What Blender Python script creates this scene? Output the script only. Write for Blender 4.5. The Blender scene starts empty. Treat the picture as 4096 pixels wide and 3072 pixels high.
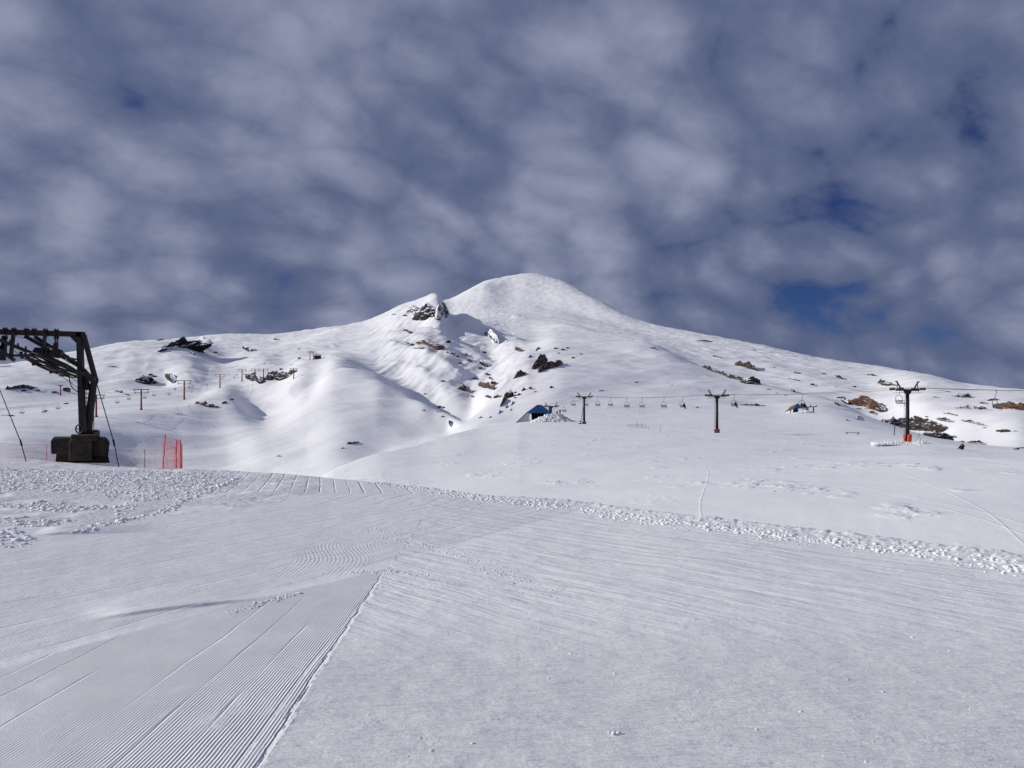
import bpy, bmesh, math, random
import numpy as np
from mathutils import Vector, Matrix

random.seed(7)
rng = np.random.default_rng(11)
scene = bpy.context.scene
col = scene.collection

# ------------------------------------------------------------------ camera
F, CX, HR, CAMZ = 3150.0, 2048.0, 1640.0, 3.0     # focal length, centre column, horizon row (photo pixels), eye height (m)
cam = bpy.data.cameras.new('camera')
cam.sensor_fit = 'HORIZONTAL'; cam.sensor_width = 36.0
cam.lens = 36.0 * F / 4096.0
cam.shift_y = (HR - 1536.0) / 4096.0
cam.clip_start = 0.1; cam.clip_end = 40000
camo = bpy.data.objects.new('camera', cam); col.objects.link(camo)
camo.location = (0, 0, CAMZ); camo.rotation_euler = (math.radians(90), 0, 0)
scene.camera = camo

# ------------------------------------------------------------------ light
SUN_AZ, SUN_EL = math.radians(4), math.radians(25)      # sun to the left, a little beyond the camera's own plane
sdir = Vector((-math.cos(SUN_AZ)*math.cos(SUN_EL), math.sin(SUN_AZ)*math.cos(SUN_EL), math.sin(SUN_EL)))
sun = bpy.data.lights.new('sun', 'SUN'); sun.energy = 3.6; sun.angle = math.radians(0.55); sun.color = (1.0, 0.955, 0.90)
suno = bpy.data.objects.new('sun', sun); col.objects.link(suno)
suno.rotation_euler = sdir.to_track_quat('Z', 'Y').to_euler()
suno.location = (-60, 20, 60)
vs = scene.view_settings
vs.view_transform = 'Standard'; vs.look = 'None'; vs.exposure = 0.0; vs.gamma = 1.0; vs.use_curve_mapping = False

# ------------------------------------------------------------------ node helper
class NT:
    def __init__(self, tree): self.t = tree
    def n(self, typ, **kw):
        nd = self.t.nodes.new(typ)
        for k, v in kw.items():
            if hasattr(nd, k): setattr(nd, k, v)
        return nd
    def put(self, sock, v):
        if v is None: return
        if isinstance(v, bpy.types.NodeSocket): self.t.links.new(v, sock)
        else: sock.default_value = v
    def m(self, op, a, b=None, c=None, clamp=False):
        nd = self.n('ShaderNodeMath', operation=op, use_clamp=clamp)
        self.put(nd.inputs[0], a); self.put(nd.inputs[1], b); self.put(nd.inputs[2], c)
        return nd.outputs[0]
    def add(self, *a):
        r = a[0]
        for b in a[1:]: r = self.m('ADD', r, b)
        return r
    def mul(self, *a):
        r = a[0]
        for b in a[1:]: r = self.m('MULTIPLY', r, b)
        return r
    def sub(self, a, b): return self.m('SUBTRACT', a, b)
    def step(self, x, a, b):                 # smooth 0..1 as x goes a -> b
        nd = self.n('ShaderNodeMapRange', interpolation_type='SMOOTHSTEP', clamp=True)
        self.put(nd.inputs['Value'], x); self.put(nd.inputs['From Min'], a); self.put(nd.inputs['From Max'], b)
        return nd.outputs['Result']
    def xyz(self, v):
        nd = self.n('ShaderNodeSeparateXYZ'); self.put(nd.inputs[0], v); return nd.outputs
    def vec(self, x, y, z=0.0):
        nd = self.n('ShaderNodeCombineXYZ'); self.put(nd.inputs[0], x); self.put(nd.inputs[1], y); self.put(nd.inputs[2], z)
        return nd.outputs[0]
    def noise(self, v, scale, detail=4.0, rough=0.5, dist=0.0, lac=2.0, dim='3D'):
        nd = self.n('ShaderNodeTexNoise', noise_dimensions=dim)
        self.put(nd.inputs['Vector'], v); self.put(nd.inputs['Scale'], scale); self.put(nd.inputs['Detail'], detail)
        self.put(nd.inputs['Roughness'], rough); self.put(nd.inputs['Distortion'], dist); self.put(nd.inputs['Lacunarity'], lac)
        return nd.outputs['Fac']
    def mix(self, f, a, b):
        nd = self.n('ShaderNodeMix', data_type='RGBA')
        self.put(nd.inputs[0], f); self.put(nd.inputs[6], a); self.put(nd.inputs[7], b)
        return nd.outputs[2]

# ------------------------------------------------------------------ sky with a broken deck of cloud
world = bpy.data.worlds.new('World'); scene.world = world; world.use_nodes = True
wt = world.node_tree; wt.nodes.clear(); W = NT(wt)
sky = W.n('ShaderNodeTexSky', sky_type='NISHITA')
sky.sun_disc = False; sky.sun_elevation = SUN_EL
sky.sun_rotation = math.atan2(sdir.x, sdir.y)
sky.altitude = 1800; sky.air_density = 1.0; sky.dust_density = 0.2; sky.ozone_density = 3.0
dirv = W.n('ShaderNodeTexCoord').outputs['Generated']
dx, dy, dz = W.xyz(dirv)
den = W.add(W.m('MAXIMUM', dz, 0.0), 0.62)
px_ = W.m('DIVIDE', dx, den); py_ = W.m('DIVIDE', dy, den)
P = W.vec(px_, py_, 0.0)
SKX, SKY = 31.0, 9.2
def rot2(a, sx, sy, ox=0.0, oy=0.0):
    c, s = math.cos(a), math.sin(a)
    u = W.add(W.mul(px_, c*sx), W.mul(py_, s*sx), ox)
    v = W.add(W.mul(px_, -s*sy), W.mul(py_, c*sy), oy)
    return W.vec(u, v, 0.37)
wrp = W.noise(rot2(0.2, 1.0, 1.0, 5.0, 2.0), 3.0, 2.0, 0.5, 0.0, dim='2D')
def warped(v, k):
    nd = W.n('ShaderNodeVectorMath', operation='ADD'); W.put(nd.inputs[0], v)
    W.put(nd.inputs[1], W.vec(W.mul(W.sub(wrp, 0.5), k), W.mul(W.sub(wrp, 0.5), -k*0.6), 0.0)); return nd.outputs[0]
big = W.noise(warped(rot2(0.55, 1.0, 1.25, SKX, SKY), 0.15), 5.0, 2.0, 0.45, 0.1, dim='2D')
mid = W.noise(warped(rot2(0.55, 1.0, 1.2, 1.7, 2.2), 0.12), 14.0, 5.0, 0.55, 0.1, dim='2D')
fin = W.noise(rot2(0.4, 1.0, 1.1, 8.0, 4.0), 40.0, 4.0, 0.55, 0.2, dim='2D')
def cells(v, sc):
    nd = W.n('ShaderNodeTexVoronoi', feature='F1', voronoi_dimensions='2D'); W.put(nd.inputs['Vector'], v); nd.inputs['Scale'].default_value = sc
    return W.sub(0.75, nd.outputs['Distance'])
puff = cells(warped(rot2(0.55, 1.0, 1.35, 4.0, 1.0), 0.16), 9.5)
dens = W.add(W.mul(big, 0.46), W.mul(mid, 0.26), W.mul(fin, 0.08), W.mul(puff, 0.28), 0.06)
def gap(px, row, width, amt):                 # a place where the deck is thinner (amt > 0) or thicker
    d = Vector(((px-CX)/F, 1.0, (HR-row)/F)).normalized()
    dp = W.n('ShaderNodeVectorMath', operation='DOT_PRODUCT'); W.put(dp.inputs[0], dirv); dp.inputs[1].default_value = d
    k = 1.0/(width/F)**2
    return W.mul(W.m('EXPONENT', W.mul(W.sub(dp.outputs['Value'], 1.0), 2*k)), -amt)
for g in [(3920,260,330,0.16),(3300,1170,420,0.13),(3230,780,170,0.14),(3500,1000,200,0.07),(1790,370,120,0.08),(1460,270,110,0.05),(2380,560,140,0.07),(1420,720,130,0.06),(600,580,260,0.03),(940,430,160,0.05),(1040,1250,200,0.03),(560,330,160,0.0),(3900,480,200,0.05),(2100,60,150,0.05),
          (1150,260,420,-0.04),(1900,550,420,-0.03),(200,200,400,-0.06),(400,850,420,-0.05),(2900,350,500,-0.03),(3900,800,300,-0.05),(1500,950,400,-0.04),(2500,900,500,-0.03)]:
    dens = W.add(dens, gap(*g))
cover = W.step(dens, 0.255, 0.42)
thick = W.step(dens, 0.38, 0.90)
cloudcol = W.mix(thick, (1.0, 1.27, 2.3, 1), (3.1, 3.38, 4.6, 1))
bluesky = W.n('ShaderNodeMix', data_type='RGBA', blend_type='MULTIPLY')
bluesky.inputs[0].default_value = 1.0
W.put(bluesky.inputs[6], sky.outputs[0]); bluesky.inputs[7].default_value = (0.15, 0.20, 0.38, 1)
skycol = W.mix(cover, bluesky.outputs[2], cloudcol)
bg = W.n('ShaderNodeBackground'); W.put(bg.inputs['Color'], skycol); bg.inputs['Strength'].default_value = 0.1
wo = W.n('ShaderNodeOutputWorld'); wt.links.new(bg.outputs[0], wo.inputs['Surface'])

# ------------------------------------------------------------------ numpy noise
def _hash(ix, iy, seed):
    h = (ix.astype(np.int64)*374761393 + iy.astype(np.int64)*668265263 + seed*1442695041) & 0xffffffff
    h = ((h ^ (h >> 13))*1274126177) & 0xffffffff
    h = (h ^ (h >> 16)) & 0xffffffff
    return h.astype(np.float64)/4294967296.0
def vnoise(x, y, seed=0):
    """gradient noise, about -0.7..0.7"""
    x0 = np.floor(x); y0 = np.floor(y); fx = x-x0; fy = y-y0
    ix = x0.astype(np.int64); iy = y0.astype(np.int64)
    u = fx*fx*fx*(fx*(fx*6-15)+10); v = fy*fy*fy*(fy*(fy*6-15)+10)
    def g(i, j):
        a = _hash(ix+i, iy+j, seed)*2*math.pi
        return np.cos(a)*(fx-i)+np.sin(a)*(fy-j)
    return (g(0,0)*(1-u)+g(1,0)*u)*(1-v)+(g(0,1)*(1-u)+g(1,1)*u)*v
def fbm(x, y, oct=4, seed=0, gain=0.5):
    s = 0.0; a = 1.0
    for o in range(oct):
        s = s + a*vnoise(x*2**o+o*17.3, y*2**o-o*9.1, seed+o); a *= gain
    return s
def smooth(t): t = np.clip(t, 0, 1); return t*t*(3-2*t)

# ------------------------------------------------------------------ terrain: lofted through surveyed crest and valley lines
def pchip_slopes(x, y):                      # along last axis
    h = np.diff(x); d = np.diff(y)/h
    m = np.zeros_like(y)
    w1 = 2*h[..., 1:]+h[..., :-1]; w2 = h[..., 1:]+2*h[..., :-1]
    same = d[..., :-1]*d[..., 1:] > 0
    with np.errstate(divide='ignore', invalid='ignore'):
        hm = (w1+w2)/(w1/d[..., :-1]+w2/d[..., 1:])
    m[..., 1:-1] = np.where(same, hm, 0.0)
    m[..., 0] = d[..., 0]; m[..., -1] = d[..., -1]
    return m
def pchip_eval(xk, yk, mk, x):               # 1-D knots
    i = np.clip(np.searchsorted(xk, x)-1, 0, len(xk)-2)
    h = xk[i+1]-xk[i]; t = np.clip((x-xk[i])/h, 0, 1)
    t2 = t*t; t3 = t2*t
    return (2*t3-3*t2+1)*yk[i]+(t3-2*t2+t)*h*mk[i]+(-2*t3+3*t2)*yk[i+1]+(t3-t2)*h*mk[i+1]
def line(xs, vals, x):
    xs = np.array(xs, float); vals = np.array(vals, float)
    return pchip_eval(xs, vals, pchip_slopes(xs, vals), np.clip(x, xs[0], xs[-1]))

# bench edge: column -> distance
EDGE_X = [-3000, 0, 250, 450, 650, 900, 1130, 1400, 1650, 1950, 2230, 2600, 3100, 3600, 4096, 6000]
EDGE_Y = [56, 50, 46.5, 43.5, 41, 39.2, 37.8, 34.7, 32, 27.8, 26.2, 23, 20.5, 18.2, 16, 11.5]
# far lines: column : nine (distance, row) knots
FAR = {
 -2500:[(90,1950),(140,1890),(220,1800),(320,1700),(400,1690),(520,1600),(900,1560),(1100,1580),(1500,1590),(2200,1600)],
 0:   [(88,1965),(130,1900),(190,1805),(300,1668),(350,1650),(470,1548),(820,1470),(1000,1490),(1300,1500),(1700,1500)],
 300: [(84,1980),(150,1960),(220,1820),(312,1666),(375,1630),(520,1560),(900,1408),(1100,1430),(1300,1440),(1700,1430)],
 565: [(80,2000),(170,2025),(250,1872),(345,1640),(420,1600),(600,1500),(1000,1366),(1200,1390),(1400,1400),(1900,1385)],
 738: [(78,2005),(180,2040),(258,1882),(395,1600),(450,1588),(640,1480),(1050,1362),(1250,1372),(1500,1375),(2000,1365)],
 900: [(76,2010),(185,2050),(265,1880),(455,1552),(570,1542),(700,1500),(1100,1395),(1300,1392),(1500,1375),(2200,1352)],
 1060: [(76,1995),(175,2040),(238,1890),(382,1668),(472,1602),(640,1502),(1000,1405),(1300,1392),(1600,1370),(2200,1349)],
 1200: [(78,1930),(155,1995),(222,1880),(388,1615),(440,1562),(860,1432),(1200,1372),(1500,1362),(1700,1350),(2200,1334)],
 1340: [(90,1840),(130,1950),(210,1855),(500,1480),(610,1463),(950,1410),(1380,1318),(1650,1322),(1800,1322),(2200,1314)],
 1500: [(102,1790),(140,1920),(235,1834),(470,1524),(590,1545),(900,1420),(1500,1274),(1800,1292),(2400,1300),(3000,1290)],
 1600: [(118,1768),(155,1870),(262,1796),(430,1578),(540,1608),(900,1400),(1500,1230),(1800,1266),(2500,1290),(3500,1262)],
 1700: [(148,1745),(185,1815),(288,1770),(375,1628),(460,1664),(850,1400),(1500,1197),(1800,1252),(2600,1290),(4000,1242)],
 1735: [(160,1737),(195,1795),(292,1762),(365,1650),(440,1680),(825,1415),(1490,1188),(1800,1258),(2700,1290),(4300,1225)],
 1768: [(168,1731),(203,1785),(297,1756),(352,1663),(415,1688),(810,1424),(1485,1196),(1800,1262),(2800,1290),(4450,1220)],
 1790: [(175,1727),(210,1775),(300,1752),(345,1672),(400,1694),(800,1430),(1480,1262),(1800,1268),(2900,1290),(4600,1216)],
 1850: [(200,1715),(225,1730),(280,1724),(315,1704),(365,1710),(700,1500),(1400,1276),(1700,1280),(3000,1275),(4800,1190)],
 1950:[(232,1706),(255,1706),(290,1690),(370,1640),(480,1590),(700,1500),(1250,1345),(1500,1340),(3200,1250),(5000,1140)],
 2050:[(245,1698),(272,1694),(310,1668),(400,1600),(520,1520),(650,1455),(900,1395),(1300,1386),(3400,1235),(5200,1120)],
 2120:[(247,1694),(275,1686),(320,1652),(420,1572),(530,1490),(650,1422),(800,1386),(1300,1384),(3400,1230),(5200,1113)],
 2230:[(245,1692),(280,1680),(330,1640),(430,1560),(520,1490),(640,1420),(780,1357),(1250,1366),(3200,1245),(4900,1135)],
 2400:[(235,1694),(280,1678),(340,1640),(430,1570),(520,1503),(640,1428),(780,1362),(1200,1374),(2700,1290),(4000,1217)],
 2550:[(225,1698),(275,1682),(335,1646),(430,1578),(520,1517),(620,1450),(750,1372),(1100,1386),(2200,1335),(3300,1296)],
 2800:[(205,1708),(255,1690),(325,1655),(415,1600),(490,1553),(570,1508),(680,1462),(900,1478),(1700,1388),(2750,1352)],
 3050:[(190,1718),(240,1700),(310,1668),(380,1636),(440,1604),(510,1570),(600,1538),(780,1552),(1300,1450),(2350,1399)],
 3300:[(165,1735),(210,1712),(270,1680),(325,1656),(385,1634),(450,1612),(520,1592),(680,1606),(1000,1520),(2000,1451)],
 3500:[(140,1750),(175,1735),(215,1718),(255,1706),(300,1694),(350,1685),(400,1678),(540,1694),(780,1585),(1700,1479)],
 3700:[(120,1764),(150,1757),(180,1752),(205,1748),(230,1745),(260,1742),(290,1740),(420,1760),(560,1615),(1300,1509)],
 3900:[(105,1785),(130,1783),(150,1781),(170,1779),(190,1777),(210,1776),(230,1776),(320,1795),(450,1650),(1050,1549)],
 4096:[(95,1803),(115,1800),(130,1797),(145,1795),(160,1793),(180,1792),(200,1792),(290,1808),(365,1685),(850,1567)],
 6500:[(85,1830),(100,1830),(115,1830),(130,1830),(145,1830),(160,1830),(180,1830),(290,1835),(650,1740),(1800,1690)],
}
fx_ = np.array(sorted(FAR)); fY = np.array([[p[0] for p in FAR[x]] for x in fx_], float); fR = np.array([[p[1] for p in FAR[x]] for x in fx_], float)

NC_IN = 780
A_IN = math.radians(38.0)
A_MID = math.radians(62.0)
th = np.concatenate([np.linspace(-math.pi, -A_MID, 34)[:-1], np.linspace(-A_MID, -A_IN, 56)[:-1], np.linspace(-A_IN, A_IN, NC_IN), np.linspace(A_IN, A_MID, 56)[1:], np.linspace(A_MID, math.pi, 34)[1:]])
NC = len(th)
A_CL = math.radians(50.0)
thc = np.clip(th, -A_CL, A_CL)
colx = CX + F*np.tan(thc)
cosc = np.cos(thc)
def _seg(a, b, n): return np.linspace(math.log(a), math.log(b), n, endpoint=False)
lr = np.concatenate([_seg(0.8, 6, 16), _seg(6, 60, 210), _seg(60, 130, 80), _seg(130, 1700, 620), _seg(1700, 9000, 110), [math.log(9000)]])
rho = np.exp(lr)
edgeY = np.interp(colx, EDGE_X, EDGE_Y); edgeY = line(EDGE_X, EDGE_Y, colx)
K = fY.shape[1]
kY = np.stack([line(fx_, fY[:, k], colx) for k in range(K)], 1)
kR = np.stack([line(fx_, fR[:, k], colx) for k in range(K)], 1)
kZ = CAMZ + kY*(HR-kR)/F
# near knots
bankw = line([-3000, 700, 1130, 1500, 2048, 3000, 6000], [22, 20, 12, 7.5, 6.0, 5.0, 5.0], colx)
bankz = line([-3000, 700, 1130, 1500, 2048, 3000, 6000], [-3.6, -3.6, -2.35, -2.15, -2.15, -2.0, -1.8], colx)
one = np.ones_like(colx)
nearY = np.stack([0.4*one, 8*one, edgeY*0.8, edgeY*0.97, edgeY+bankw*0.5, edgeY+bankw], 1)
nearZ = np.stack([0*one, 0*one, 0*one, -0.01*one, bankz*0.6, bankz], 1)
endY = kY[:, -1:]*1.25; endZ = kZ[:, -1:]-0.12*kY[:, -1:]
end2Y = np.full_like(endY, 9500.0); end2Z = np.full_like(endY, -150.0)
allY = np.concatenate([nearY, kY, endY, end2Y], 1); allZ = np.concatenate([nearZ, kZ, endZ, end2Z], 1)
for k in range(1, allY.shape[1]): allY[:, k] = np.maximum(allY[:, k], allY[:, k-1]+1.0)
slopes = pchip_slopes(allY, allZ)
YY = rho[:, None]*cosc[None, :]
ZZ = np.empty_like(YY)
for c in range(NC): ZZ[:, c] = pchip_eval(allY[c], allZ[c], slopes[c], YY[:, c])
XW = rho[:, None]*np.sin(th)[None, :]; YW = rho[:, None]*np.cos(th)[None, :]
KI = np.empty(YY.shape, np.int16)
for c in range(NC): KI[:, c] = np.searchsorted(allY[c], YY[:, c])
# smooth the loft a little across columns (removes column creases)
ker = np.exp(-0.5*(np.arange(-9, 10)/2.5)**2); ker /= ker.sum()
farw = smooth((YY-60)/60)
pad = np.pad(ZZ, ((0, 0), (9, 9)), mode='edge')   # light
ZS = sum(ker[i]*pad[:, i:i+NC] for i in range(19))
ZZ = ZZ*(1-farw*0.8)+ZS*farw*0.8

def along(x, y, ang, sx, sy):
    c, s = math.cos(ang), math.sin(ang)
    return (x*c+y*s)/sx, (-x*s+y*c)/sy
# relief: drifts and hollows in the snow, growing with distance from the piste
plat = smooth((colx-1250)/250)[None, :]
far1 = smooth((YY-130-130*plat)/150); far2 = smooth((YY-350)/400); far3 = smooth((YY-1300)/1500)
a, b = along(XW, YW, 0.9, 70, 38);   ZZ += far1*1.5*fbm(a, b, 2, 3)
a, b = along(XW, YW, -0.5, 22, 60);  ZZ += far1*0.55*fbm(a, b, 3, 9)
a, b = along(XW, YW, -0.7, 150, 60); ZZ += far2*2.6*fbm(a, b, 4, 21, 0.45)
a, b = along(XW, YW, -0.6, 600, 240); ZZ += far3*5.0*fbm(a, b, 4, 31, 0.42)
# gentle rolls of the nearer snow field and piste
nf = smooth((YY-edgeY[None, :]-4)/20)*(1-far1*0.6)
ZZ += nf*(0.35*fbm(XW/28, YW/30, 3, 51)+0.05*fbm(XW/5, YW/5, 3, 53))
ng = (1-smooth((YY-edgeY[None, :]+1)/6))*smooth((rho[:, None]-2)/4)
ZZ += ng*(0.10*fbm(XW/9, YW/9, 3, 61)+0.012*fbm(XW/0.9, YW/0.9, 3, 63))
def _raw_hit(px, row, ymin=3.0):
    u = (px-CX)/F; e = (HR-row)/F; t = math.atan(u)
    ci = int(np.searchsorted(th, t)-1); ft = (t-th[ci])/(th[ci+1]-th[ci])
    z = ZZ[:, ci]*(1-ft)+ZZ[:, ci+1]*ft; y = rho*math.cos(t)
    d = z-(CAMZ+y*e)
    ok = np.where((d[1:] >= 0) & (d[:-1] < 0) & (y[1:] > ymin))[0]
    if len(ok) == 0:
        vis = np.where(y > ymin)[0]; i = int(vis[np.argmax(((z-CAMZ)/y)[vis])]); yy = y[i]
    else:
        i = ok[0]; f = -d[i]/(d[i+1]-d[i]); yy = y[i]+f*(y[i+1]-y[i])
    return Vector((u*yy, yy, CAMZ+yy*e))
# ribs, hollows and wind lips of the snow: line of pixels, height (m), fall-off left and right (m), nearest distance
RIBS = [
 # valley between the red-lift hill and the bright spur
 ([(940,1830),(1000,1760),(1080,1700),(1180,1650),(1300,1600),(1400,1560)], -3.6, 45, 22, 130),
 ([(1030,1870),(1080,1790),(1160,1700),(1250,1640),(1340,1560),(1400,1500)], 3.2, 24, 60, 130),
 ([(1100,1830),(1180,1790),(1240,1735)], -1.5, 14, 10, 130),
 # dell under the rock band
 ([(1010,1560),(1090,1580),(1180,1560),(1230,1520)], -6.0, 26, 14, 300),
 ([(760,1640),(850,1650),(920,1655)], -2.0, 25, 10, 250),
 ([(560,1730),(700,1740),(830,1760),(900,1780)], 2.5, 30, 30, 130),
 # rocky knoll far left
 ([(0,1548),(60,1542),(140,1548),(240,1590)], 5.0, 30, 18, 350),
 ([(560,1500),(620,1528),(700,1540)], -5.0, 30, 18, 450),
 ([(660,1440),(650,1470),(660,1500),(690,1520)], -7.0, 30, 10, 500),
 ([(800,1440),(900,1425),(1000,1410)], -3.0, 30, 20, 500),
 # ribs below the crag
 ([(1600,1290),(1690,1345),(1790,1395),(1880,1440),(1940,1490),(1965,1545)], 11.0, 45, 12, 500),
 ([(1480,1390),(1600,1450),(1720,1510),(1800,1545),(1870,1570)], 8.5, 45, 11, 450),
 ([(1500,1500),(1620,1560),(1730,1615),(1800,1650)], 6.0, 40, 10, 450),
 ([(1560,1330),(1660,1400),(1760,1460),(1840,1500),(1900,1530)], 6.0, 35, 10, 500),
 ([(1800,1275),(1900,1320),(1970,1345),(2050,1385),(2090,1405)], 14.0, 50, 15, 700),
 ([(1660,1290),(1700,1320),(1760,1345)], -7.0, 30, 14, 800),
 ([(1720,1560),(1800,1610),(1850,1640)], 3.5, 30, 10, 300),
 # spur edge left of the right-hand hill
 ([(2190,1690),(2225,1620),(2258,1560),(2245,1525),(2255,1500),(2290,1470)], 2.5, 14, 30, 200),
 # lip on the cone
 ([(2010,1260),(2080,1285),(2150,1280)], 14.0, 60, 40, 1500),
 ([(2230,1300),(2280,1318),(2330,1325)], 10.0, 50, 30, 1500),
 ([(1850,1190),(1900,1160),(1960,1155)], 14.0, 50, 50, 2500),
]
def apply_ribs():
    global ZZ
    base = [( [_raw_hit(p[0], p[1], r[4]) for p in r[0]], r) for r in RIBS]
    for pts, (_, amp, wl, wr, _y) in base:
        if pts[0].y > pts[-1].y: pts = pts[::-1]           # always travel away, so that right means right
        P2 = np.array([[p.x, p.y] for p in pts]); n = len(P2)
        lo = P2.min(0)-4*max(wl, wr); hi = P2.max(0)+4*max(wl, wr)
        sel = np.where((XW > lo[0]) & (XW < hi[0]) & (YW > lo[1]) & (YW < hi[1]))
        x = XW[sel]; y = YW[sel]
        # dense samples along the line; smooth weights give place along it and side
        m = 48; tj = np.linspace(0, n-1, m); ij = np.minimum(tj.astype(int), n-2); fj = tj-ij
        Q = P2[ij]*(1-fj[:, None])+P2[ij+1]*fj[:, None]
        Q[1:-1] = (Q[:-2]+2*Q[1:-1]+Q[2:])/4
        D = np.gradient(Q, axis=0); D /= np.linalg.norm(D, axis=1, keepdims=True)+1e-9
        dmin = np.full(x.shape, 1e18)
        for j in range(m): dmin = np.minimum(dmin, (x-Q[j, 0])**2+(y-Q[j, 1])**2)
        near = dmin < (4*max(wl, wr))**2
        sx = sel[0][near]; sy = sel[1][near]; x = x[near]; y = y[near]; dmin = dmin[near]
        h2 = 2*(0.7*max(wl, wr))**2
        sw = np.zeros_like(x); tt = np.zeros_like(x); sd = np.zeros_like(x)
        for j in range(m):
            ex = x-Q[j, 0]; ey = y-Q[j, 1]
            wj = np.exp(-(ex*ex+ey*ey-dmin)/h2)
            sw += wj; tt += wj*j/(m-1); sd += wj*(ex*D[j, 1]-ey*D[j, 0])
        tt /= sw; sd /= sw
        side = 0.5+0.5*np.tanh(sd/(0.5*min(wl, wr)))
        w = (wl*(1-side)+wr*side)*1.25
        prof = np.exp(-0.8*(dmin/w**2+0.004)**0.65)
        tap = smooth(tt/0.25)*smooth((1-tt)/0.25)
        wob = 1+0.5*vnoise(x/(2.5*wl), y/(2.5*wl), 77)
        ZZ[sx, sy] += amp*prof*tap*wob
apply_ribs()
# wind-carved ribs where the slope is rough
PX = colx[None, :]; PR = HR-(ZZ-CAMZ)*F/np.maximum(YY, 1.0)
def soft(v, a, b, m): return smooth((v-a)/m)*smooth((b-v)/m)
def ridged(x, y, o, sd): return (1-np.abs(fbm(x, y, o, sd, 0.5))*1.5)
behind = smooth((YY-330)/200)
mG = soft(PX, 1420, 2150, 120)*behind*soft(PR, 1180, 1640, 60)
a, b = along(XW, YW, math.pi/2-0.12, 170, 24); ZZ += mG*2.2*ridged(a, b, 3, 101)
a, b = along(XW, YW, math.pi/2+0.25, 60, 16); ZZ += mG*0.45*ridged(a, b, 3, 103)
mL = (1-smooth((PX-1300)/250))*smooth((YY-420)/200)*soft(PR, 1250, 1560, 50)
a, b = along(XW, YW, math.pi/2+0.35, 120, 40); ZZ += mL*1.6*ridged(a, b, 3, 107)
mR = smooth((PX-2300)/500)*smooth((YY-520)/250)
a, b = along(XW, YW, math.pi/2+0.10, 420, 55); ZZ += mR*(1.3+1.6*smooth((YY-900)/900))*ridged(a, b, 3, 109)
mC = smooth((YY-1700)/900)*soft(PX, 1700, 2700, 200)
a, b = along(XW, YW, math.pi/2+0.05, 700, 130); ZZ += mC*2.2*ridged(a, b, 3, 113)
top = smooth((1190-PR)/60)*mC
a, b = along(XW, YW, 0.4, 60, 45); ZZ += top*2.5*ridged(a, b, 3, 117)
sk = smooth((YY-900)/600)*(1-soft(PX, 1780, 2400, 60))
ZZ += sk*0.9*ridged(XW/30, YW/45, 3, 119)
# the flat field rolls over towards the valley on its left
fld = smooth((YY-45)/20)*(1-smooth((YY-230)/60))
ZZ += -fld*1.1*(1-smooth((XW+20)/30))*smooth((PX-900)/200)
tw = smooth((YY-edgeY[None, :]-5)/10)*(1-smooth((YY-50)/42))*smooth((PX-1100)/300)
ZZ += tw*np.clip(0.055*(XW-2), -1.0, 1.6)
# explicit little berms and scoops of the piste: x, y, along, across, heading, height
BUMPS = [(-4.9, 11.75, 1.2, 0.45, 0.5, 0.05), (-11.4, 19.4, 1.6, 0.6, 0.25, 0.08)]
for (x, y, L, Wd, hd, amp) in BUMPS:
    a, b = along(XW-x, YW-y, hd, L, Wd)
    ZZ += amp*np.exp(-(a*a+b*b))
# low windrow pushed up along the bench edge
ed = YY-edgeY[None, :]
rightside = smooth((colx-1500)/600)[None, :]
ZZ += rightside*0.13*np.exp(-(np.where(ed < 0, ed/1.3, ed/0.4))**2)*(0.6+0.9*np.abs(fbm(XW/0.55, YW/0.7, 4, 71, 0.6)))
leftside = (1-smooth((colx-850)/250))[None, :]
ZZ += leftside*smooth((YY-26)/6)*(1-smooth((YY-39)/3))*0.10*np.abs(fbm(XW/0.7, YW/0.7, 3, 73))
# behind the camera the piste simply goes on
back = smooth((np.abs(th)-math.radians(60))/math.radians(50))[None, :]*smooth((rho[:, None]-15)/60)
ZZ = ZZ*(1-back) + back*(-1.0)

def ground(x, y):
    t = math.atan2(x, y); r = max(math.hypot(x, y), 0.81)
    ci = np.searchsorted(th, t)-1; ci = int(min(max(ci, 0), NC-2)); ft = (t-th[ci])/(th[ci+1]-th[ci])
    l = math.log(r); ri = int(min(max(np.searchsorted(lr, l)-1, 0), len(lr)-2)); fr = (l-lr[ri])/(lr[ri+1]-lr[ri])
    return float((ZZ[ri, ci]*(1-ft)+ZZ[ri, ci+1]*ft)*(1-fr)+(ZZ[ri+1, ci]*(1-ft)+ZZ[ri+1, ci+1]*ft)*fr)
def hit(px, row, ymin=3.0):
    """the point of the ground that the photograph shows at a pixel"""
    u = (px-CX)/F; e = (HR-row)/F; t = math.atan(u)
    ci = int(np.searchsorted(th, t)-1); ft = (t-th[ci])/(th[ci+1]-th[ci])
    z = ZZ[:, ci]*(1-ft)+ZZ[:, ci+1]*ft; y = rho*math.cos(t)
    d = z-(CAMZ+y*e)
    ok = np.where((d[1:] >= 0) & (d[:-1] < 0) & (y[1:] > ymin))[0]
    if len(ok) == 0:
        vis = np.where(y > ymin)[0]; i = int(vis[np.argmax(((z-CAMZ)/y)[vis])]); yy = y[i]
    else:
        i = ok[0]; f = -d[i]/(d[i+1]-d[i]); yy = y[i]+f*(y[i+1]-y[i])
    return Vector((u*yy, yy, CAMZ+yy*e))
def at(px, row, Y): return Vector(((px-CX)/F*Y, Y, CAMZ+(HR-row)/F*Y))

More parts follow.
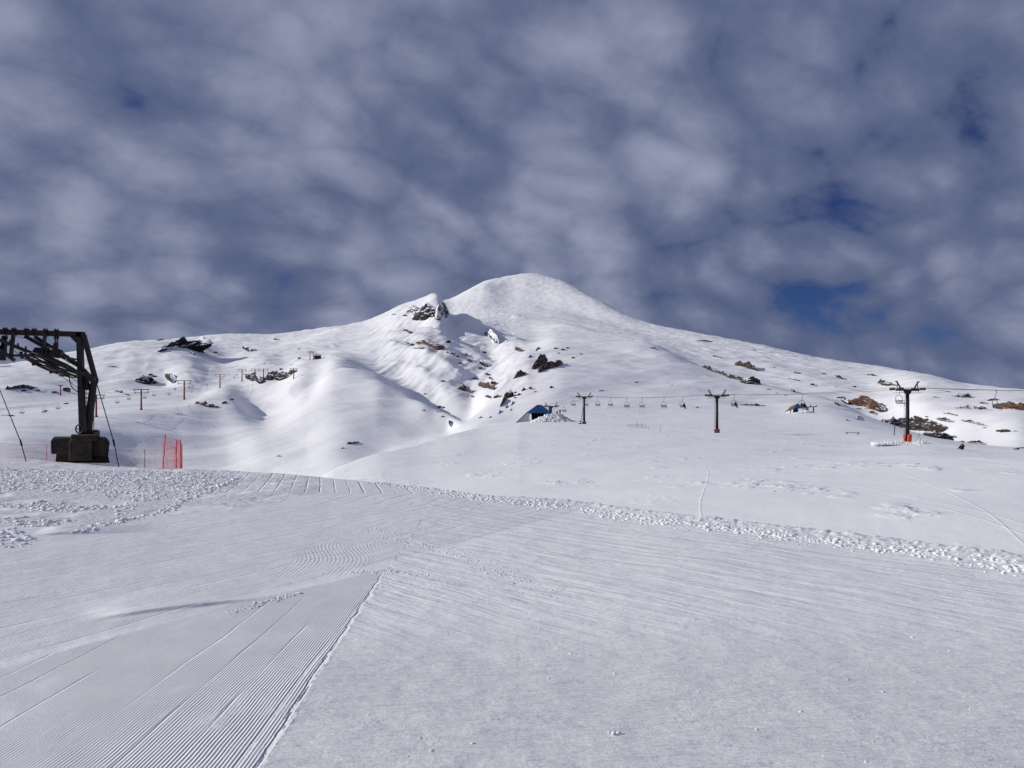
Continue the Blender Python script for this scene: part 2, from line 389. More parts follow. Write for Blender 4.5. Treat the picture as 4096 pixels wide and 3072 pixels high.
# ------------------------------------------------------------------ materials
MATS = {}
def newmat(name):
    m = bpy.data.materials.new(name); m.use_nodes = True
    t = m.node_tree; t.nodes.clear(); N = NT(t)
    bs = N.n('ShaderNodeBsdfPrincipled'); o = N.n('ShaderNodeOutputMaterial'); t.links.new(bs.outputs[0], o.inputs['Surface'])
    MATS[name] = m
    return m, N, bs
def bump(N, bs, h, strength=1.0, dist=1.0):
    b = N.n('ShaderNodeBump'); b.inputs['Strength'].default_value = strength; b.inputs['Distance'].default_value = dist
    N.put(b.inputs['Height'], h); N.t.links.new(b.outputs[0], bs.inputs['Normal'])
def snow_base(name):
    m, N, bs = newmat(name)
    pos = N.n('ShaderNodeNewGeometry').outputs['Position']
    bs.inputs['Roughness'].default_value = 0.62
    bs.inputs['Specular IOR Level'].default_value = 0.25
    return m, N, bs, pos

# open snow: wind crust, faint drifts
def mat_snow():
    m, N, bs, pos = snow_base('snow')
    n1 = N.noise(pos, 0.35, 6, 0.6); n2 = N.noise(pos, 0.03, 5, 0.55)
    colr = N.mix(N.step(n2, 0.35, 0.65), (0.865, 0.868, 0.885, 1), (0.90, 0.90, 0.912, 1))
    N.put(bs.inputs['Base Color'], colr)
    x, y, z = N.xyz(pos)
    st = N.noise(N.vec(N.mul(N.add(x, N.mul(y, 0.7)), 0.05), N.mul(N.sub(y, N.mul(x, 0.7)), 0.013), N.mul(z, 0.03)), 1.0, 5, 0.6)
    d = N.m('SQRT', N.add(N.mul(x, x), N.mul(y, y)))
    far = N.step(d, 300.0, 1500.0)
    h = N.add(N.mul(n1, 0.10), N.mul(n2, 0.8), N.mul(st, N.add(0.5, N.mul(far, 0.4))))
    bump(N, bs, h, 1.0, 1.0)
    return m
# snow field below the lift: crossed by ski tracks
def mat_field():
    m, N, bs, pos = snow_base('tracked_snow')
    x, y, z = N.xyz(pos)
    n1 = N.noise(pos, 1.3, 6, 0.62); n2 = N.noise(pos, 0.12, 4, 0.5)
    N.put(bs.inputs['Base Color'], N.mix(N.step(n2, 0.35, 0.7), (0.85, 0.852, 0.868, 1), (0.885, 0.886, 0.90, 1)))
    h = N.add(N.mul(n1, 0.035), N.mul(n2, 0.2))
    # chopped patches
    patch = N.mul(N.step(N.noise(N.vec(N.mul(x, 0.22), N.mul(y, 0.10)), 1.0, 3, 0.5), 0.54, 0.66), N.step(N.noise(pos, 0.7, 3, 0.5), 0.45, 0.6))
    h = N.add(h, N.mul(patch, N.noise(pos, 2.2, 4, 0.62), 0.17))
    # ski tracks: long pairs of grooves across the field, and wandering single ones
    for (x0, k1, am, ph, wl, wd, dp) in ((28.0, 0.03, 0.4, 0.0, 90.0, 0.16, 0.05), (28.5, 0.03, 0.4, 0.0, 90.0, 0.12, -0.04), (15.0, 0.10, 1.6, 1.0, 80.0, 0.08, 0.022), (15.8, 0.10, 1.6, 1.0, 80.0, 0.08, 0.022),
                                     (-6.0, 0.05, 1.0, 2.0, 44.0, 0.08, -0.016), (3.0, 0.18, 0.9, 0.5, 50.0, 0.08, 0.022), (40.0, -0.1, 2.0, 0.3, 48.0, 0.12, 0.03), (9.0, 0.3, 0.4, 4.0, 60.0, 0.08, 0.02), (52.0, -0.22, 2.5, 2.2, 70.0, 0.14, 0.03)):
        cxl = N.add(x0, N.mul(y, k1), N.mul(N.m('SINE', N.add(N.mul(y, 2*math.pi/wl), ph)), am))
        h = N.add(h, N.mul(N.sub(1.0, N.step(N.m('ABSOLUTE', N.sub(x, cxl)), 0.0, wd)), dp*0.55))
    for (y0, k1, am, ph, wl, wd, dp) in ((75.0, -0.15, 2.5, 0.0, 40.0, 0.35, 0.05), (58.0, 0.1, 2.0, 2.0, 33.0, 0.25, 0.04), (100.0, 0.25, 4.0, 1.0, 55.0, 0.5, 0.05), (46.0, -0.2, 1.4, 3.0, 24.0, 0.2, 0.035), (135.0, -0.1, 5.0, 2.0, 70.0, 0.7, 0.06)):
        cyl = N.add(y0, N.mul(x, k1), N.mul(N.m('SINE', N.add(N.mul(x, 2*math.pi/wl), ph)), am))
        brk = N.step(N.noise(N.vec(N.mul(x, 0.12), y0), 1.0, 2, 0.5), 0.45, 0.6)
        h = N.add(h, N.mul(N.sub(1.0, N.step(N.m('ABSOLUTE', N.sub(y, cyl)), 0.0, wd)), dp*0.6, brk))
    bump(N, bs, h, 1.0, 1.0)
    return m
# groomed piste
def mat_piste():
    m, N, bs, pos = snow_base('groomed_snow')
    x, y, z = N.xyz(pos)
    fine = N.noise(pos, 9.0, 6, 0.65); med = N.noise(pos, 1.6, 5, 0.6); crisp = N.noise(pos, 30.0, 4, 0.6)
    wob = N.mul(N.sub(N.noise(N.vec(N.mul(x, 2.0), N.mul(y, 0.35)), 1.0, 3, 0.5), 0.5), 0.10)
    # --- zone of fresh corduroy in front, left of the line x = -2.2
    xr = N.add(x, N.mul(N.sub(y, 6.6), 0.024), 2.14, N.mul(wob, 0.5), N.mul(N.sub(N.noise(pos, 2.0, 5, 0.65), 0.5), 0.16))        # <0 inside, 0 at right edge
    leftl = N.add(N.mul(N.add(x, 5.93), 0.85), N.mul(N.sub(y, 9.12), -0.527), wob)   # >0 right of left edge
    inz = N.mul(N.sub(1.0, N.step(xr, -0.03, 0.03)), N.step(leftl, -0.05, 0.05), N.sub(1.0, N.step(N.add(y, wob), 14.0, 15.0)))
    sc = N.add(x, N.mul(N.m('POWER', N.m('MAXIMUM', N.mul(xr, -1.0), 0.0), 1.5), N.mul(N.sub(y, 6.0), -0.022)), N.mul(wob, 0.6))
    cw = N.m('SINE', N.mul(sc, 2*math.pi/0.037))
    keep = N.step(N.noise(N.vec(N.mul(x, 0.8), N.mul(y, 0.45)), 1.6, 6, 0.75), 0.33, 0.56)
    beads = N.add(0.25, N.mul(N.noise(pos, 24.0, 4, 0.65), 1.5))
    cord = N.mul(cw, 0.0056, keep, beads)
    saw = N.m('PINGPONG', N.add(sc, N.mul(N.noise(N.vec(N.mul(sc, 1.7), 3.0), 1.0, 1, 0.5), 0.4)), 0.27)
    deep = N.mul(N.sub(1.0, N.step(saw, 0.0, 0.028)), -0.016, N.add(0.4, N.noise(pos, 12.0, 3, 0.6)), N.step(N.noise(N.vec(N.mul(sc, 0.9), N.mul(y, 0.25)), 1.3, 2, 0.5), 0.4, 0.55))
    za = N.mul(inz, N.add(cord, deep))
    # berm and groove along the right edge
    onr = N.mul(N.sub(1.0, N.step(y, 13.6, 14.4)), 1.0)
    za = N.add(za, N.mul(onr, N.add(N.mul(N.sub(1.0, N.step(N.m('ABSOLUTE', N.add(xr, 0.03)), 0.0, 0.034)), -0.02),
                                     N.mul(N.sub(1.0, N.step(N.m('ABSOLUTE', N.sub(xr, 0.02)), 0.0, 0.04)), 0.002))))
    # --- older pass to the left, lines half a metre apart, bending away down the valley
    yb = N.m('MINIMUM', y, 25.0); ya = N.m('MAXIMUM', N.sub(y, 25.0), 0.0)
    bend = N.m('MINIMUM', ya, 3.5)
    g = N.add(N.mul(yb, 0.577), N.mul(bend, 0.22), N.mul(N.m('MAXIMUM', N.sub(ya, 3.5), 0.0), -0.24))
    s2 = N.add(N.sub(x, g), N.mul(wob, 0.8))
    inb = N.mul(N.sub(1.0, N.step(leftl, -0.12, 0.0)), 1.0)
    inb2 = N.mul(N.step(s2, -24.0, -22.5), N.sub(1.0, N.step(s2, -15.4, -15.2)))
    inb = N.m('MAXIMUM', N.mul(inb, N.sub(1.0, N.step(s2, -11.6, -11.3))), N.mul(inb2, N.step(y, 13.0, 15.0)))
    w2 = N.m('PINGPONG', N.add(s2, N.mul(N.noise(N.vec(N.mul(s2, 0.9), 1.0), 1.0, 2, 0.6), 0.6)), 0.28)
    brk = N.step(N.noise(N.vec(N.mul(s2, 2.4), N.mul(y, 0.22)), 1.2, 3, 0.6), 0.36, 0.52)
    zb = N.mul(inb, N.add(N.mul(N.sub(1.0, N.step(w2, 0.0, N.add(0.02, N.mul(y, 0.0011)))), N.add(-0.006, N.mul(y, -0.0006)), brk),
                          N.mul(N.m('SINE', N.mul(s2, 2*math.pi/0.06)), 0.004, keep, N.sub(1.0, N.step(y, 16.0, 23.0)))))
    # --- curved little patch of corduroy where two passes cross
    pa = N.mul(N.step(y, 14.0, 14.5), N.sub(1.0, N.step(y, 17.2, 19.0)), N.step(N.add(x, N.mul(wob, 3.0)), -4.5, -4.2), N.sub(1.0, N.step(N.add(x, N.mul(wob, 3.0)), -3.1, -2.7)))
    s3 = N.add(x, N.mul(y, 0.18), N.mul(N.m('SINE', N.mul(y, 1.5)), 0.12))
    zc = N.mul(pa, N.m('SINE', N.mul(s3, 2*math.pi/0.085)), 0.0028, keep)
    # --- wind-scoured right half: streaks along the bench
    right = N.step(xr, -0.02, 0.05)
    u1 = N.add(N.mul(x, 0.72), N.mul(y, -0.69)); v1 = N.add(N.mul(x, 0.69), N.mul(y, 0.72))
    stra = N.noise(N.vec(N.mul(u1, 0.45), N.mul(v1, 3.2)), 1.0, 6, 0.62)
    strb = N.noise(N.vec(N.mul(x, 0.9), N.mul(y, 7.0)), 1.0, 6, 0.65)
    near = N.sub(1.0, N.step(y, 8.5, 13.0))
    strk = N.add(N.mul(stra, N.sub(1.0, near)), N.mul(strb, near))
    zd = N.mul(right, N.add(N.mul(N.sub(strk, 0.5), 0.095), N.mul(N.step(N.noise(N.vec(N.mul(x, 1.0), N.mul(y, 1.6)), 1.6, 5, 0.65), 0.58, 0.70), -0.006)))
    # two dark wind lips
    def lip(x0, y0, x1, y1, A, wd):
        L = math.hypot(x1-x0, y1-y0); ux, uy = (x1-x0)/L, (y1-y0)/L
        u = N.add(N.mul(N.sub(x, x0), ux), N.mul(N.sub(y, y0), uy)); v = N.add(N.mul(N.sub(x, x0), uy), N.mul(N.sub(y, y0), -ux), N.mul(wob, 0.4))
        along_ = N.mul(N.step(u, -0.1*L, 0.12*L), N.sub(1.0, N.step(u, 0.15*L, L)))
        prof = N.mul(N.sub(1.0, N.step(v, -wd*0.5, wd*0.5)), N.step(v, -wd*9.0, -wd*0.5))
        return N.mul(along_, prof, A)
    lips = N.add(lip(-5.75, 11.15, -2.9, 12.75, 0.115, 0.26), lip(-11.2, 18.75, -8.6, 19.5, 0.17, 0.42))
    # churned snow left of the older pass
    churn = N.mul(N.sub(1.0, N.step(N.add(s2, N.mul(wob, 4.0)), -23.2, -21.8)), N.step(y, 13.0, 16.0), N.noise(pos, 4.0, 6, 0.68), N.step(N.noise(pos, 0.45, 3, 0.5), 0.38, 0.55), 0.16)
    packed_shade = N.m('MAXIMUM', inz, N.mul(inb, 0.9))  # groomed lanes: packed snow, plus groove self-shadow painted in as darker base colour
    N.put(bs.inputs['Base Color'], N.mix(N.mul(packed_shade, N.add(0.55, N.mul(N.step(med, 0.3, 0.7), 0.45))), N.mix(N.step(med, 0.3, 0.7), (0.84, 0.842, 0.855, 1), (0.88, 0.88, 0.89, 1)), (0.725, 0.735, 0.77, 1)))
    rough = N.mul(N.step(N.noise(N.vec(N.mul(x, 0.35), N.mul(y, 0.5)), 1.0, 4, 0.6), 0.5, 0.66), N.noise(pos, 14.0, 4, 0.65), 0.014)
    h = N.add(N.mul(fine, 0.008), N.mul(med, 0.034), N.mul(crisp, 0.004), za, zb, zc, zd, rough, lips, churn)
    bump(N, bs, h, 1.0, 1.0)
    return m
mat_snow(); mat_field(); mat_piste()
def mat_clod():
    m, N, bs, pos = snow_base('clod_snow')
    bs.inputs['Base Color'].default_value = (0.88, 0.885, 0.91, 1)
    bump(N, bs, N.mul(N.noise(pos, 25.0, 4, 0.6), 0.02), 1.0, 1.0)
mat_clod()

# ------------------------------------------------------------------ terrain objects (one sheet, cut along hidden lines)
def tag(o, label=None, cat=None, group=None, kind=None):
    if label: o['label'] = label
    if cat: o['category'] = cat
    if group: o['group'] = group
    if kind: o['kind'] = kind
    return o
V = np.stack([XW, YW, ZZ], -1)
du = np.empty_like(V); dv = np.empty_like(V)
du[:, 1:-1] = V[:, 2:]-V[:, :-2]; du[:, 0] = V[:, 1]-V[:, 0]; du[:, -1] = V[:, -1]-V[:, -2]
dv[1:-1] = V[2:]-V[:-2]; dv[0] = V[1]-V[0]; dv[-1] = V[-1]-V[-2]
NRM = np.cross(du, dv); NRM /= np.linalg.norm(NRM, axis=-1, keepdims=True)
NRM *= np.sign(NRM[..., 2:3]+1e-9)
RR = len(lr)
ids = np.arange(RR*NC).reshape(RR, NC)
quads = np.stack([ids[:-1, :-1], ids[:-1, 1:], ids[1:, 1:], ids[1:, :-1]], -1).reshape(-1, 4)
cls = KI[:-1, :-1].reshape(-1)
FIELD_END = 7 
zone = np.where(cls <= 4, 0, np.where(cls <= 8, 1, np.where(cls <= 13, 2, 3)))
def sheet(name, sel, mat, label):
    q = quads[sel]
    u, inv = np.unique(q, return_inverse=True); inv = inv.reshape(-1)
    me = bpy.data.meshes.new(name)
    me.vertices.add(len(u)); me.vertices.foreach_set('co', V.reshape(-1, 3)[u].astype(np.float32).reshape(-1))
    me.loops.add(len(inv)); me.loops.foreach_set('vertex_index', inv.astype(np.int32))
    me.polygons.add(len(q)); me.polygons.foreach_set('loop_start', np.arange(0, len(inv), 4, dtype=np.int32))
    me.update(calc_edges=True)
    me.shade_smooth()
    me.normals_split_custom_set_from_vertices(NRM.reshape(-1, 3)[u].astype(np.float32))
    me.materials.append(MATS[mat])
    o = bpy.data.objects.new(name, me); col.objects.link(o)
    tag(o, label, None, None, 'structure')
    return o
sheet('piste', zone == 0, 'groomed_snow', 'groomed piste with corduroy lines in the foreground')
sheet('snow_field', zone == 1, 'tracked_snow', 'flat snow field crossed by ski tracks below the chairlift')
sheet('mountain_slopes', zone == 2, 'snow', 'snow slopes and gullies below the volcano')
sheet('volcano', zone == 3, 'snow', 'snow covered volcano cone and its far flank')

# ------------------------------------------------------------------ plain materials
def simple(name, colr, rough=0.6, metal=0.0, var=0.25, scale=6.0, bmp=0.0, spec=0.4):
    m, N, bs = newmat(name)
    tc = N.n('ShaderNodeTexCoord').outputs['Object']
    n = N.noise(tc, scale, 5, 0.6)
    lo = tuple(c*(1-var) for c in colr)+(1,); hi = tuple(min(1, c*(1+var)) for c in colr)+(1,)
    N.put(bs.inputs['Base Color'], N.mix(N.step(n, 0.3, 0.7), lo, hi))
    bs.inputs['Roughness'].default_value = rough; bs.inputs['Metallic'].default_value = metal
    bs.inputs['Specular IOR Level'].default_value = spec
    if bmp: bump(N, bs, N.mul(n, bmp))
    return m
simple('black_steel', (0.012, 0.010, 0.011), 0.55, 0.0, 0.4)
simple('rust_steel', (0.022, 0.014, 0.012), 0.75, 0.0, 0.5, 3.0)
simple('grey_steel', (0.16, 0.16, 0.17), 0.5, 0.3)
simple('dark_grey', (0.05, 0.05, 0.055), 0.6)
simple('red_paint', (0.23, 0.045, 0.042), 0.6)
simple('orange_pad', (0.75, 0.085, 0.025), 0.6, var=0.12)
simple('red_net', (0.75, 0.035, 0.035), 0.6, var=0.1)
simple('faded_net', (0.42, 0.14, 0.19), 0.7, var=0.1)
simple('blue_paint', (0.018, 0.10, 0.27), 0.55, var=0.3, scale=1.2)
simple('pale_panel', (0.50, 0.56, 0.56), 0.6, var=0.12, scale=1.0)
simple('rust_roof', (0.16, 0.075, 0.055), 0.7, var=0.35, scale=0.9)
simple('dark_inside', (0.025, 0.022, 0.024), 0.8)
simple('yellowish', (0.30, 0.24, 0.07), 0.6)
simple('skin', (0.42, 0.26, 0.19), 0.6, var=0.05)
simple('cloth_black', (0.016, 0.016, 0.02), 0.8)
simple('cloth_navy', (0.02, 0.028, 0.06), 0.8)
simple('cloth_brown', (0.12, 0.03, 0.025), 0.8)
simple('cloth_red', (0.34, 0.03, 0.03), 0.8)
simple('chair_steel', (0.075, 0.08, 0.085), 0.5, 0.2)
simple('wood_grey', (0.07, 0.065, 0.062), 0.8)
def mat_concrete():
    m, N, bs = newmat('old_concrete')
    tc = N.n('ShaderNodeTexCoord').outputs['Object']
    x, y, z = N.xyz(tc)
    n = N.noise(tc, 2.2, 7, 0.65); st = N.noise(N.vec(N.mul(x, 4.0), N.mul(y, 4.0), N.mul(z, 0.5)), 1.0, 4, 0.6)
    c = N.mix(N.step(n, 0.35, 0.68), (0.014, 0.010, 0.008, 1), (0.055, 0.038, 0.027, 1))
    c = N.mix(N.step(st, 0.5, 0.72), c, (0.011, 0.009, 0.008, 1))
    N.put(bs.inputs['Base Color'], c); bs.inputs['Roughness'].default_value = 0.9
    bump(N, bs, N.mul(N.noise(tc, 9.0, 6, 0.65), 0.05))
mat_concrete()
def mat_rock(name, dark, light, snow_lo, snow_hi):
    m, N, bs = newmat(name)
    geo = N.n('ShaderNodeNewGeometry'); pos = geo.outputs['Position']
    nz = N.xyz(geo.outputs['Normal'])[2]
    tc = N.n('ShaderNodeTexCoord').outputs['Generated']
    n = N.noise(tc, 5.0, 7, 0.68)
    nn = N.noise(tc, 9.0, 5, 0.7)
    rockc = N.mix(N.step(n, 0.38, 0.64), dark+(1,), light+(1,))
    f = N.add(nz, N.mul(N.sub(nn, 0.5), 1.7))
    cap = N.step(f, snow_lo, snow_hi)
    N.put(bs.inputs['Base Color'], N.mix(cap, rockc, (0.86, 0.87, 0.90, 1)))
    bs.inputs['Roughness'].default_value = 0.85; bs.inputs['Specular IOR Level'].default_value = 0.2
    b = N.n('ShaderNodeBump'); b.inputs['Strength'].default_value = 0.9; b.inputs['Distance'].default_value = 0.6
    N.put(b.inputs['Height'], N.noise(tc, 14.0, 6, 0.7)); N.t.links.new(b.outputs[0], bs.inputs['Normal'])
mat_rock('rock_dark', (0.008, 0.007, 0.009), (0.032, 0.026, 0.027), 0.6, 0.8)
mat_rock('rock_brown', (0.035, 0.02, 0.015), (0.16, 0.092, 0.065), 0.72, 0.9)
mat_rock('rock_grey', (0.016, 0.013, 0.013), (0.075, 0.056, 0.046), 0.66, 0.84)
mat_rock('rock_half', (0.010, 0.010, 0.012), (0.04, 0.036, 0.038), 0.34, 0.56)
mat_rock('rock_rimed', (0.010, 0.010, 0.012), (0.04, 0.038, 0.042), -0.05, 0.2)

# ------------------------------------------------------------------ mesh helper
class MB:
    def __init__(self): self.v = []; self.f = []; self.sm = []
    def _add(self, vs, fs, smooth_=False):
        o = len(self.v); self.v += [tuple(p) for p in vs]; self.f += [tuple(i+o for i in f) for f in fs]; self.sm += [smooth_]*len(fs)
        return self
    def box(self, c, sx, sy, sz, rot=None):
        c = Vector(c); vs = []
        for dz in (-.5, .5):
            for dx, dy in ((-.5, -.5), (.5, -.5), (.5, .5), (-.5, .5)):
                p = Vector((dx*sx, dy*sy, dz*sz))
                if rot is not None: p = rot @ p
                vs.append(c+p)
        return self._add(vs, [(3, 2, 1, 0), (4, 5, 6, 7), (0, 1, 5, 4), (1, 2, 6, 5), (2, 3, 7, 6), (3, 0, 4, 7)])
    def beam(self, p, q, w, h, up=(0, 0, 1), w2=None, h2=None):
        p = Vector(p); q = Vector(q); d = (q-p).normalized(); up = Vector(up)
        if abs(d.dot(up.normalized())) > 0.97: up = Vector((0, 1, 0))
        s = d.cross(up).normalized(); u = s.cross(d).normalized()
        w2 = w if w2 is None else w2; h2 = h if h2 is None else h2
        vs = [p-s*w/2-u*h/2, p+s*w/2-u*h/2, p+s*w/2+u*h/2, p-s*w/2+u*h/2, q-s*w2/2-u*h2/2, q+s*w2/2-u*h2/2, q+s*w2/2+u*h2/2, q-s*w2/2+u*h2/2]
        return self._add(vs, [(3, 2, 1, 0), (4, 5, 6, 7), (0, 1, 5, 4), (1, 2, 6, 5), (2, 3, 7, 6), (3, 0, 4, 7)])
    def tube(self, pts, r, n=6, r2=None, closed=False):
        pts = [Vector(p) for p in pts]; m = len(pts); r2 = r if r2 is None else r2
        vs = []
        for i, p in enumerate(pts):
            a = pts[i-1] if (i > 0 or closed) else pts[0]; b = pts[(i+1) % m] if (i < m-1 or closed) else pts[-1]
            d = (b-a).normalized()
            ref = Vector((0, 0, 1)) if abs(d.z) < 0.9 else Vector((0, 1, 0))
            s = d.cross(ref).normalized(); u = s.cross(d)
            rr = r+(r2-r)*i/max(1, m-1)
            vs += [p+(s*math.cos(2*math.pi*k/n)+u*math.sin(2*math.pi*k/n))*rr for k in range(n)]
        fs = []
        for i in range(m if closed else m-1):
            j = (i+1) % m
            fs += [(i*n+k, i*n+(k+1) % n, j*n+(k+1) % n, j*n+k) for k in range(n)]
        if not closed: fs += [tuple(range(n))[::-1], tuple((m-1)*n+k for k in range(n))]
        return self._add(vs, fs, True)
    def disc(self, c, axis, r, t, n=18):
        c = Vector(c); a = Vector(axis).normalized()
        return self.tube([c-a*t/2, c+a*t/2], r, n)
    def ring(self, c, axis, R, r, n=28, k=6):
        c = Vector(c); a = Vector(axis).normalized()
        ref = Vector((0, 0, 1)) if abs(a.z) < 0.9 else Vector((1, 0, 0))
        s = a.cross(ref).normalized(); u = a.cross(s)
        vs = []; fs = []
        for i in range(n):
            t = 2*math.pi*i/n; o = s*math.cos(t)+u*math.sin(t)
            for j in range(k):
                q = 2*math.pi*j/k; vs.append(c+o*(R+r*math.cos(q))+a*r*math.sin(q))
        for i in range(n):
            for j in range(k): fs.append((i*k+j, i*k+(j+1) % k, ((i+1) % n)*k+(j+1) % k, ((i+1) % n)*k+j))
        return self._add(vs, fs, True)
    def prism(self, poly, d):
        """poly: list of points, extruded by vector d"""
        n = len(poly); d = Vector(d)
        vs = [Vector(p) for p in poly]+[Vector(p)+d for p in poly]
        return self._add(vs, [tuple(range(n))[::-1], tuple(range(n, 2*n))]+[(i, (i+1) % n, n+(i+1) % n, n+i) for i in range(n)])
    def build(self, name, mat, parent=None, bevel=0.0):
        me = bpy.data.meshes.new(name); me.from_pydata(self.v, [], self.f)
        me.polygons.foreach_set('use_smooth', self.sm)
        bm = bmesh.new(); bm.from_mesh(me); bmesh.ops.recalc_face_normals(bm, faces=bm.faces); bm.to_mesh(me); bm.free()
        me.update(); me.materials.append(MATS[mat])
        o = bpy.data.objects.new(name, me); col.objects.link(o); o.parent = parent
        if bevel:
            b = o.modifiers.new('bevel', 'BEVEL'); b.width = bevel; b.segments = 2; b.limit_method = 'ANGLE'
        return o
def empty(name, loc, label=None, cat=None, group=None):
    o = bpy.data.objects.new(name, None); col.objects.link(o); o.location = loc; o.empty_display_size = 0.3
    return tag(o, label, cat, group)
def copy_tree(o, parent=None):
    c = o.copy(); col.objects.link(c); c.parent = parent
    for ch in list(o.children): copy_tree(ch, c)
    return c

# ------------------------------------------------------------------ rocks standing out of the snow
from mathutils import noise as mn
_ico = {}
def ico_data(sub):
    if sub not in _ico:
        bm = bmesh.new(); bmesh.ops.create_icosphere(bm, subdivisions=sub, radius=1.0)
        _ico[sub] = ([v.co.copy() for v in bm.verts], [tuple(v.index for v in f.verts) for f in bm.faces]); bm.free()
    return _ico[sub]
def make_rock(px, row, w, h, tilt=0.0, mat='rock_dark', label=None, group=None, ymin=90, name='rock', seed=None, Yfix=None, sub=None, rough=1.0):
    """one craggy body, wider than high, its lower half sunk in the slope"""
    seed = int(px*7+row*13) % 997 if seed is None else seed
    if h > 0.8*w and w < 40: w, h = max(w, h)*1.15, min(w, h)*0.85
    rs = random.Random(seed)
    ta = math.radians(tilt); ct, st_ = math.cos(ta), math.sin(ta)
    def foot(t):
        lx = px+t*w*0.5*ct; ly = row-t*w*0.5*st_
        q = hit(lx, ly+h*0.5, ymin) if Yfix is None else at(lx, ly+h*0.5, Yfix)
        return lx, ly, q.y
    F3 = [foot(t) for t in (-0.8, 0.0, 0.8)]
    Y0 = F3[1][2]
    Ys = [f[2] if abs(f[2]-Y0) < 0.15*Y0 else Y0 for f in F3]
    k = Y0/F; c0 = at(px, row+h*0.5, Y0)
    rx, rz = w*k*0.54, h*k*0.98; ry = rz*1.5
    slope = (ground(c0.x*1.03, c0.y*1.03)-ground(c0.x, c0.y))/(0.03*c0.y)
    asp = rx/max(rz, 1e-6)
    sb = sub if sub else (4 if w > 44 else 3)
    verts, faces = ico_data(sb)
    off = Vector((seed*3.7, seed*1.9, seed*5.3)); blk = rs.choice((2.6, 3.4, 4.5))
    c = at(px, row+h*0.5, Y0)
    out = []
    for v in verts:
        q = (abs(v.x)**blk+abs(v.y)**blk+abs(v.z)**blk)**(1/blk)
        p = v/q
        g = Vector((p.x*asp, p.y, p.z))                     # isotropic, in units of the height
        n1 = mn.noise(g*0.9+off); n2 = mn.noise(g*2.0+off); n3 = abs(mn.noise(g*4.5+off*0.5))
        vd = mn.voronoi(g*1.3+off)[0]
        n4 = mn.noise(g*9.0+off)
        s = 1+rough*(0.40*n2-0.45*n3+0.30*(vd[1]-vd[0])+0.14*n4)
        env = (0.80+0.5*n1+0.25*(vd[1]-vd[0]))*(1-0.35*abs(p.x)**2.0) if h >= 22 else (0.50+1.05*n1+0.35*(vd[1]-vd[0]))*(1-0.5*abs(p.x)**2.0) if asp > 1.3 else 0.85+0.4*n1
        X = p.x*rx*(1+0.10*n2)
        Yv = p.y*ry*(1+0.5*(s-1))+ry*0.55
        bk = min(1.0, max(0.0, (p.y+0.35)/1.35))
        Z = p.z*rz*s*max(0.03, env)*(1-0.75*bk*bk)+max(0.0, slope)*max(0.0, Yv)*0.8
        t = p.x
        dY = (Ys[2]-Ys[0])/1.6*t if abs(t) < 1.2 else 0.0
        dY = (Ys[0]*0.5*t*(t-0.8)/0.64+Y0*(1-t*t/0.64)+Ys[2]*0.5*t*(t+0.8)/0.64)-Y0
        # along the slope the foot follows the ground
        yb = Y0+dY
        base = at(px+t*w*0.54*ct, row+h*0.5-t*w*0.54*st_, yb)
        out.append(base+Vector((0.10*n2*rx, Yv, Z))-c)
    me = bpy.data.meshes.new(name); me.from_pydata([tuple(v) for v in out], [], faces); me.materials.append(MATS[mat])
    o = bpy.data.objects.new(name, me); col.objects.link(o); o.location = c
    tag(o, label, 'rock', group)
    return o
GR = {'lw': 'rocks of the gully left wall', 'rw': 'rocks of the gully right wall', 'rs': 'rocks on the right flank', 'll': 'rocks of the left hill', 'he': 'rocks on the hill crest'}
